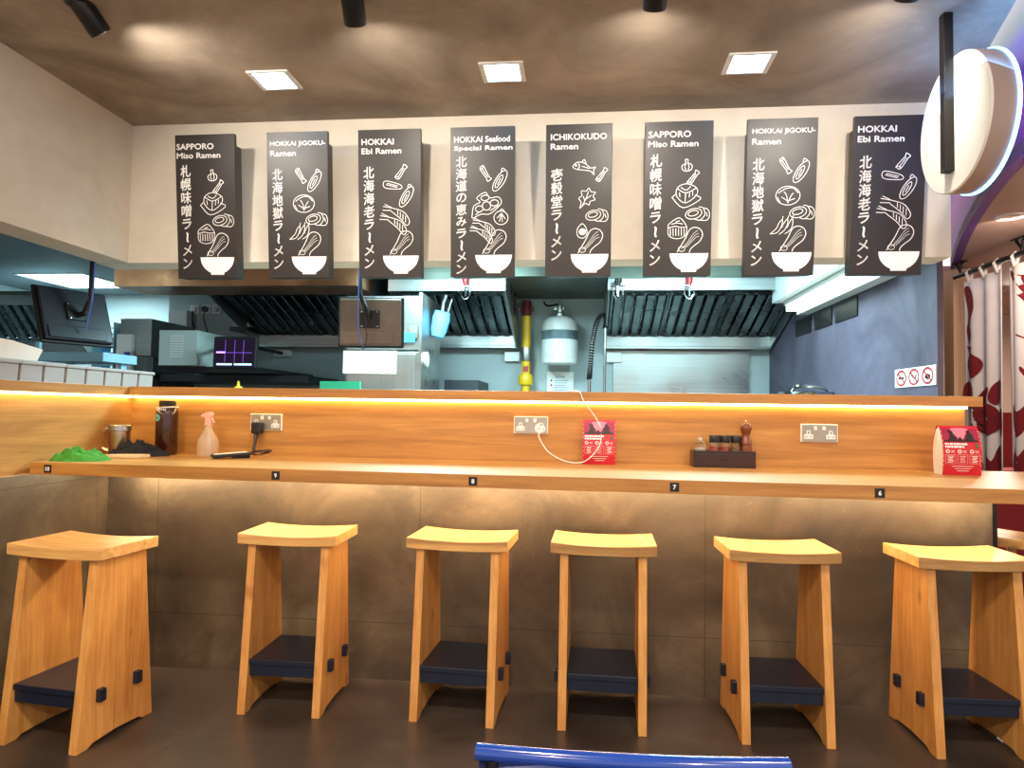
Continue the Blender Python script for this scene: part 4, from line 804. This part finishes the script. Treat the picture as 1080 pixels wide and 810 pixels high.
r = thing('router_box', 'small pale network box on a black wall shelf left of the dark hood', 'network box', ((A.x+B_.x)/2, 5.6, A.z))
MB().box(-.14, .03, .0, .37, -.035, 0).build('shelf', 'black', r); MB().box(-.12, .02, .02, .3, .001, .075).build('housing', 'appl', r, bevel=.006); MB().box(-.12, .02, .05, .37, .076, .15).build('upper_box', 'black', r)
# far left kitchen: white machine with a crate
A = at(115, 336, 5.2); B_ = at(161, 385, 5.2)
r = thing('kitchen_cabinet', 'open dark cabinet with a pale side at the far end of the kitchen', 'cabinet', ((A.x+B_.x)/2, 5.5, 0))
wb = B_.x-A.x
MB().box(-wb/2+.1, wb/2, -.3, .3, 0, 1.55).build('body', 'steel_dark', r, bevel=.004)
MB().box(-wb/2+.1, wb/2-.02, -.3, .3, 1.552, A.z).build('top_box', 'steel', r, bevel=.004)
MB().box(-wb/2+.10, -wb/2+.23, -.34, -.302, .9, 1.72).build('pale_panel', 'white', r)
A = at(130, 372, 5.5); tag(MB().box(-wb/2+.17, -wb/2+.22, -.345, -.341, 1.50, 1.58).build('blue_mark', 'blue_cable', r), 'blue mark')
r = thing('wire_rack', 'pale blue wire rack with a spiral of slots beside the far cabinet', 'rack', (at(113, 370, 5.3).x, 5.3, 1.2)); M['rack_blue'] = plain('rack_blue', rgb(150, 190, 205), .4)
g = MB().box(-.06, -.05, -.1, .1, 0, .62).box(.12, .13, -.1, .1, 0, .62)
for q in range(12): g.box(-.05, .12, -.1, -.09, .02+.05*q, .03+.05*q)
g.build('frame', 'rack_blue', r); MB().box(.02, .09, -.085, -.08, .05, .55).build('dark_insert', 'label_blue', r)
single('pass_shelf', MB().box(at(64, 380, 3.9).x, at(133, 380, 3.9).x, 3.7, 4.0, at(64, 383, 3.9).z, at(64, 374, 3.9).z).box(at(64, 380, 3.9).x, at(68, 380, 3.9).x, 3.7, 3.72, at(64, 374, 3.9).z, at(64, 364, 3.9).z).box(at(70, 380, 3.9).x, at(73, 380, 3.9).x, 3.9, 3.95, 0, at(64, 383, 3.9).z).box(at(125, 380, 3.9).x, at(128, 380, 3.9).x, 3.9, 3.95, 0, at(64, 383, 3.9).z), 'rack_blue', 'pale blue metal tray rail behind the grey containers', 'rail')
# yellow bottle tip
c = at(247, 404, 3.26); r = thing('squeeze_bottle', 'squeeze bottle showing only its yellow nozzle above the ledge', 'bottle', (c.x, 3.30, .9492)); M['lime'] = plain('lime_plastic', rgb(220, 214, 40), .4)
MB().lathe([(.001, 0), (.03, 0), (.032, .005), (.032, .27), (.03, .272), (.001, .272)], 20, caps=False).build('body', 'white', r, smooth=True)
MB().lathe([(.001, .273), (.028, .273), (.028, .300), (.018, .308), (.007, .314), (.004, .338), (.001, .338)], 20, caps=False).build('nozzle_cap', 'lime', r, smooth=True)
M['green_board'] = plain('green_board', rgb(40, 150, 110), .5)
single('green_chopping_board', MB().box(at(338, 404, 4.2).x, at(380, 404, 4.2).x, 4.19, 4.215, .901, at(338, 402, 4.2).z), 'green_board', 'green chopping board standing upright, its top edge just over the ledge', 'chopping board')
single('pass_counter', MB().box(-1.95, 1.45, 3.20, 3.62, .90, .949).box(-1.9, 1.4, 3.25, 3.60, 0, .90), 'steel', 'steel counter on the kitchen side of the bar partition', 'counter')
single('sink_bench', MB().box(-.7, 1.4, 5.25, 5.95, .86, .899).box(-.65, 1.35, 5.3, 5.9, 0, .86), 'steel', 'steel sink bench along the back kitchen wall', 'bench')
xr = at(113, 370, 5.3).x-.12
single('far_bench', MB().box(xr-.4, xr+.17, 5.0, 5.5, .9, 1.199).box(xr-.35, xr+.15, 5.05, 5.45, 0, .9), 'steel', 'steel bench under the wire rack at the far left', 'bench')
single('prep_table', MB().box(-2.4, .9, 3.75, 4.45, .86, .90).box(-2.35, -2.3, 3.8, 3.85, 0, .86).box(.8, .85, 3.8, 3.85, 0, .86).box(-2.35, -2.3, 4.35, 4.4, 0, .86).box(.8, .85, 4.35, 4.4, 0, .86), 'steel', 'steel preparation table standing behind the bar partition', 'table')
c = at(863, 414, 4.6); r = thing('steel_pot', 'steel pot rim just showing over the ledge by the blue wall', 'pot', (c.x-.06, 4.6, .9005))
MB().lathe([(.001, 0), (.17, 0), (.175, .01), (.175, c.z-.9-.02), (.18, c.z-.9), (.17, c.z-.9-.015), (.001, .02)], 32, caps=False).build('body', 'chrome', r, smooth=True)
MB().tube(spline([(-.12, -.02, c.z-.93), (-.09, -.02, c.z-.87), (.0, -.02, c.z-.86), (.10, -.02, c.z-.88), (.16, -.02, c.z-.93)], 5), .012, 8).build('handle', 'chrome', r, smooth=True)
single('pot_stand', MB().box(.98, 1.5, 4.3, 4.9, .86, .9).box(1.02, 1.06, 4.32, 4.36, 0, .86).box(1.44, 1.48, 4.32, 4.36, 0, .86).box(1.02, 1.06, 4.84, 4.88, 0, .86).box(1.44, 1.48, 4.84, 4.88, 0, .86), 'steel', 'steel stand under the pot beside the blue wall', 'stand')
# soffit with light along the blue wall
structure('trim_kitchen_soffit', MB().box(1.30, 1.519, 3.22, 5.04, 1.94, 2.30), 'kitchen_white')
r = thing('strip_lamp', 'long slanting white strip lamp along the blue wall', 'strip lamp', (1.46, 4.3, 1.86))
MB().box(-.10, .058, -.72, .66, .05, .078).build('housing', 'white', r); MB().box(-.09, -.02, -.71, .65, .012, .049).build('tube', 'kstrip', r); MB().box(-.018, .058, -.72, .66, -.012, .049).build('reflector', 'white', r)
for ya, yb_, lb in ((4.08, 4.43, 'nearest'), (4.49, 4.81, 'middle'), (4.89, 5.23, 'farthest')):
    single('wall_vent', MB().box(1.512, 1.519, ya, yb_, 1.725, 1.838), 'black', lb+' of three black rectangles high on the blue wall', 'vent', 'black rectangles on the blue wall')
# no-smoking style sign on the blue wall
r = thing('prohibition_sign', 'white sign with three red prohibition circles on the blue wall', 'sign', (1.519, 3.408, 1.30))
MB().box(-.004, 0, -.20, .20, 0, .088).build('plate', 'white', r)
g = MB(); k = MB(); pl = lambda a, b_: (-.0055, -a, b_)
for q in (-.13, 0, .13):
    stroke(g, ell(q, .044, .048, .034, 0, 24), .010, pl, True); stroke(g, [(q-.034, .068), (q+.034, .02)], .008, pl)
stroke(k, [(-.16, .044), (-.10, .044)], .010, lambda a, b_: (-.005, -a, b_)); stroke(k, [(-.025, .055), (.01, .035), (.025, .055)], .010, lambda a, b_: (-.005, -a, b_)); fill(k, ell(.13, .040, .026, .012, 0, 14), lambda a, b_: (-.005, -a, b_))
g.build('red_circles', 'red_paint', r); k.build('pictograms', 'black', r)
# ================================================================= CORRIDOR AT THE RIGHT
M['noren'] = plain('white_cotton', rgb(224, 214, 206), .85, var=.06); M['noren_red'] = plain('dark_red_print', rgb(120, 14, 24), .85, var=.1)
M['panel_wood'] = wood('light_panel_wood', rgb(150, 112, 78), rgb(178, 138, 100), 2, 1, .5)
structure('wall_corridor', MB().box(2.37, 2.50, 4.78, 4.9, 0, 2.125), 'panel_wood')
structure('door_1', MB().box(1.63, 2.36, 5.4, 5.45, 0, 1.98), plaster('door_grey', rgb(84, 92, 110), rgb(104, 110, 128), 1.5))
structure('trim_1', MB().box(1.62, 2.40, 5.3, 5.40, 1.98, 2.05).box(2.30, 2.37, 5.3, 5.4, 0, 1.98).box(1.62, 2.37, 5.36, 5.40, 1.38, 1.42), 'black_metal')
RX, RZ = 2.32, 2.045
r = thing('curtain_rod', 'dark rod on two ceiling hooks carrying the printed curtain', 'rod', (RX, 4.0, RZ))
MB().tube([(0, -.9, 0), (0, .66, 0)], .014, 12).build('rod', 'black_metal', r, smooth=True)
for y in (.60, -.02, -.7):
    MB().tube([(0, y, .0), (0, y-.02, .07), (.0, y-.05, .078)], .008, 8).tube([(0, y-.0, .03), (0, y+.045, .078)], .008, 8).box(-.02, .02, y-.06, y+.06, .076, .084).build('hook', 'black_metal', r, smooth=True)
def curtain(y0, y1, label, phase, prints):
    r = thing('noren_curtain', label, 'curtain', (RX, (y0+y1)/2, RZ-1.25), 0, 'printed curtain panels on the rod')
    wv = lambda s_, z: .018*sin(s_*38+phase)*(1-.4*z)+.008*sin(s_*13+phase*2)
    L_ = y1-y0; Hh = 1.20
    s_ = MB(); s_.grid(lambda i, j: Vector((wv(L_*(i-.5), j), L_*(i-.5), Hh*j)), 60, 10); o = s_.build('cloth', 'noren', r, smooth=True); m = o.modifiers.new('solid', 'SOLIDIFY'); m.thickness = .003
    n_ = max(2, int(L_/.14))
    for q in range(n_):
        yy = L_*((q+.5)/n_-.5); MB().tube([(wv(yy, 1), yy, Hh-.01), (-.018, yy, Hh+.045), (0, yy, Hh+.067), (.018, yy, Hh+.045), (wv(yy, 1)+.004, yy, Hh-.01)], .009, 6).build('loop', 'noren', r, smooth=True)
    g = MB()
    for poly in prints:
        # s measured from the far end (left in view) in metres, z up in metres
        pts = [(p.x, p.y) for p in spline([(a, b_, 0) for a, b_ in poly], 4, True)]
        sm = sum(p[0] for p in pts)/len(pts); zm = sum(p[1] for p in pts)/len(pts); rings = 4; vs = [(sm, zm)]
        for k_ in range(1, rings+1): vs += [(sm+(p[0]-sm)*k_/rings, zm+(p[1]-zm)*k_/rings) for p in pts]
        n2 = len(pts); fs = [(0, 1+i, 1+(i+1) % n2) for i in range(n2)]
        for k_ in range(rings-1): fs += [(1+k_*n2+i, 1+k_*n2+(i+1) % n2, 1+(k_+1)*n2+(i+1) % n2, 1+(k_+1)*n2+i) for i in range(n2)]
        g.add([Vector((wv(L_/2-s0, z0/Hh)-.004, L_/2-s0, z0)) for s0, z0 in vs], fs)
    g.build('red_print', 'noren_red', r)
fishes1 = [[(.01, 1.17), (.10, 1.14), (.12, 1.02), (.08, .93), (.10, .86), (.06, .80), (.02, .90), (.05, .98), (.02, 1.08)],
           [(.02, .80), (.10, .79), (.09, .76), (.16, .71), (.17, .66), (.10, .60), (.03, .66), (.03, .72), (.07, .76)],
           [(.0, .57), (.10, .57), (.10, .44), (.0, .44)], [(.12, .45), (.18, .53), (.28, .54), (.26, .48), (.18, .44)], [(.28, .48), (.32, .56), (.41, .58), (.40, .50), (.33, .44)],
           [(.06, .40), (.16, .46), (.30, .44), (.38, .38), (.43, .42), (.43, .26), (.37, .31), (.26, .26), (.12, .30)],
           [(.20, .20), (.24, .10), (.30, .12), (.34, .20), (.41, .22), (.40, .10), (.34, .02), (.26, .0), (.22, .06)], [(.04, .18), (.14, .14), (.16, .06), (.06, .04)]]
curtain(4.13, 4.56, 'white curtain panel with dark red fish print, left of the gap', .4, fishes1)
fishes2 = [[(.01, 1.18), (.16, 1.13), (.40, 1.18), (.56, 1.04), (.40, .90), (.22, .94), (.08, 1.06)], [(.26, .66), (.44, .74), (.58, .64), (.5, .50), (.34, .54)],
           [(.10, .82), (.16, .79), (.16, .785), (.10, .81)], [(.12, .62), (.18, .55), (.19, .56), (.13, .64)],
           [(.02, .44), (.10, .40), (.16, .44), (.14, .30), (.08, .26), (.02, .30)], [(.01, .16), (.07, .26), (.10, .16), (.16, .22), (.16, .06), (.08, .0), (.02, .04)], [(.22, .06), (.28, .22), (.42, .26), (.48, .12), (.36, .02)]]
curtain(3.45, 4.115, 'white curtain panel with dark red lobster print at the right edge', 2.0, fishes2)
single('wooden_post', MB().box(2.50, 2.56, 4.05, 4.12, 0, 2.128), plain('reddish_post', rgb(132, 82, 66), .5), 'reddish brown post seen through the gap between the curtains', 'post')
single('red_bench', MB().box(2.1, 3.4, 4.9, 5.3, 0, .82).box(2.1, 3.4, 5.3, 5.4, 0, 1.2), 'noren_red', 'dark red upholstered bench beyond the counter end', 'bench')
for x, y, tg in ((2.02, 3.55, (2.3, 3.9, .9)), (3.6, 2.2, (3.2, 3.0, 0)), (3.2, 5.6, (3.2, 5.4, 0))):  # soffit lamps added to brighten the curtain and corridor
    r = thing('corridor_fill_lamp', ('round fill lamp added to brighten the curtain, nearest the rod' if x < 3 else 'round fill lamp added over the open corridor floor' if y < 3 else 'round fill lamp added above the dark red bench'), 'ceiling lamp', (x, y, 2.127), 0, 'added corridor fill lamps')
    MB().lathe([(.05, -.002), (.062, -.004), (.065, .003), (.05, .003)], 24, caps=False).build('trim_ring', 'white', r)
    light('corridor_fill_beam', 'AREA', (x, y, 2.115), tg, 10 if x < 3 else 45, (1, .84, .72), r, size=.12)
light('mural_fill', 'POINT', (1.0, 3.9, 3.0), (2, 4, 2.4), 12, (.8, .7, 1), None, size=.3)  # point light without a fixture, added to light the ribbon mural
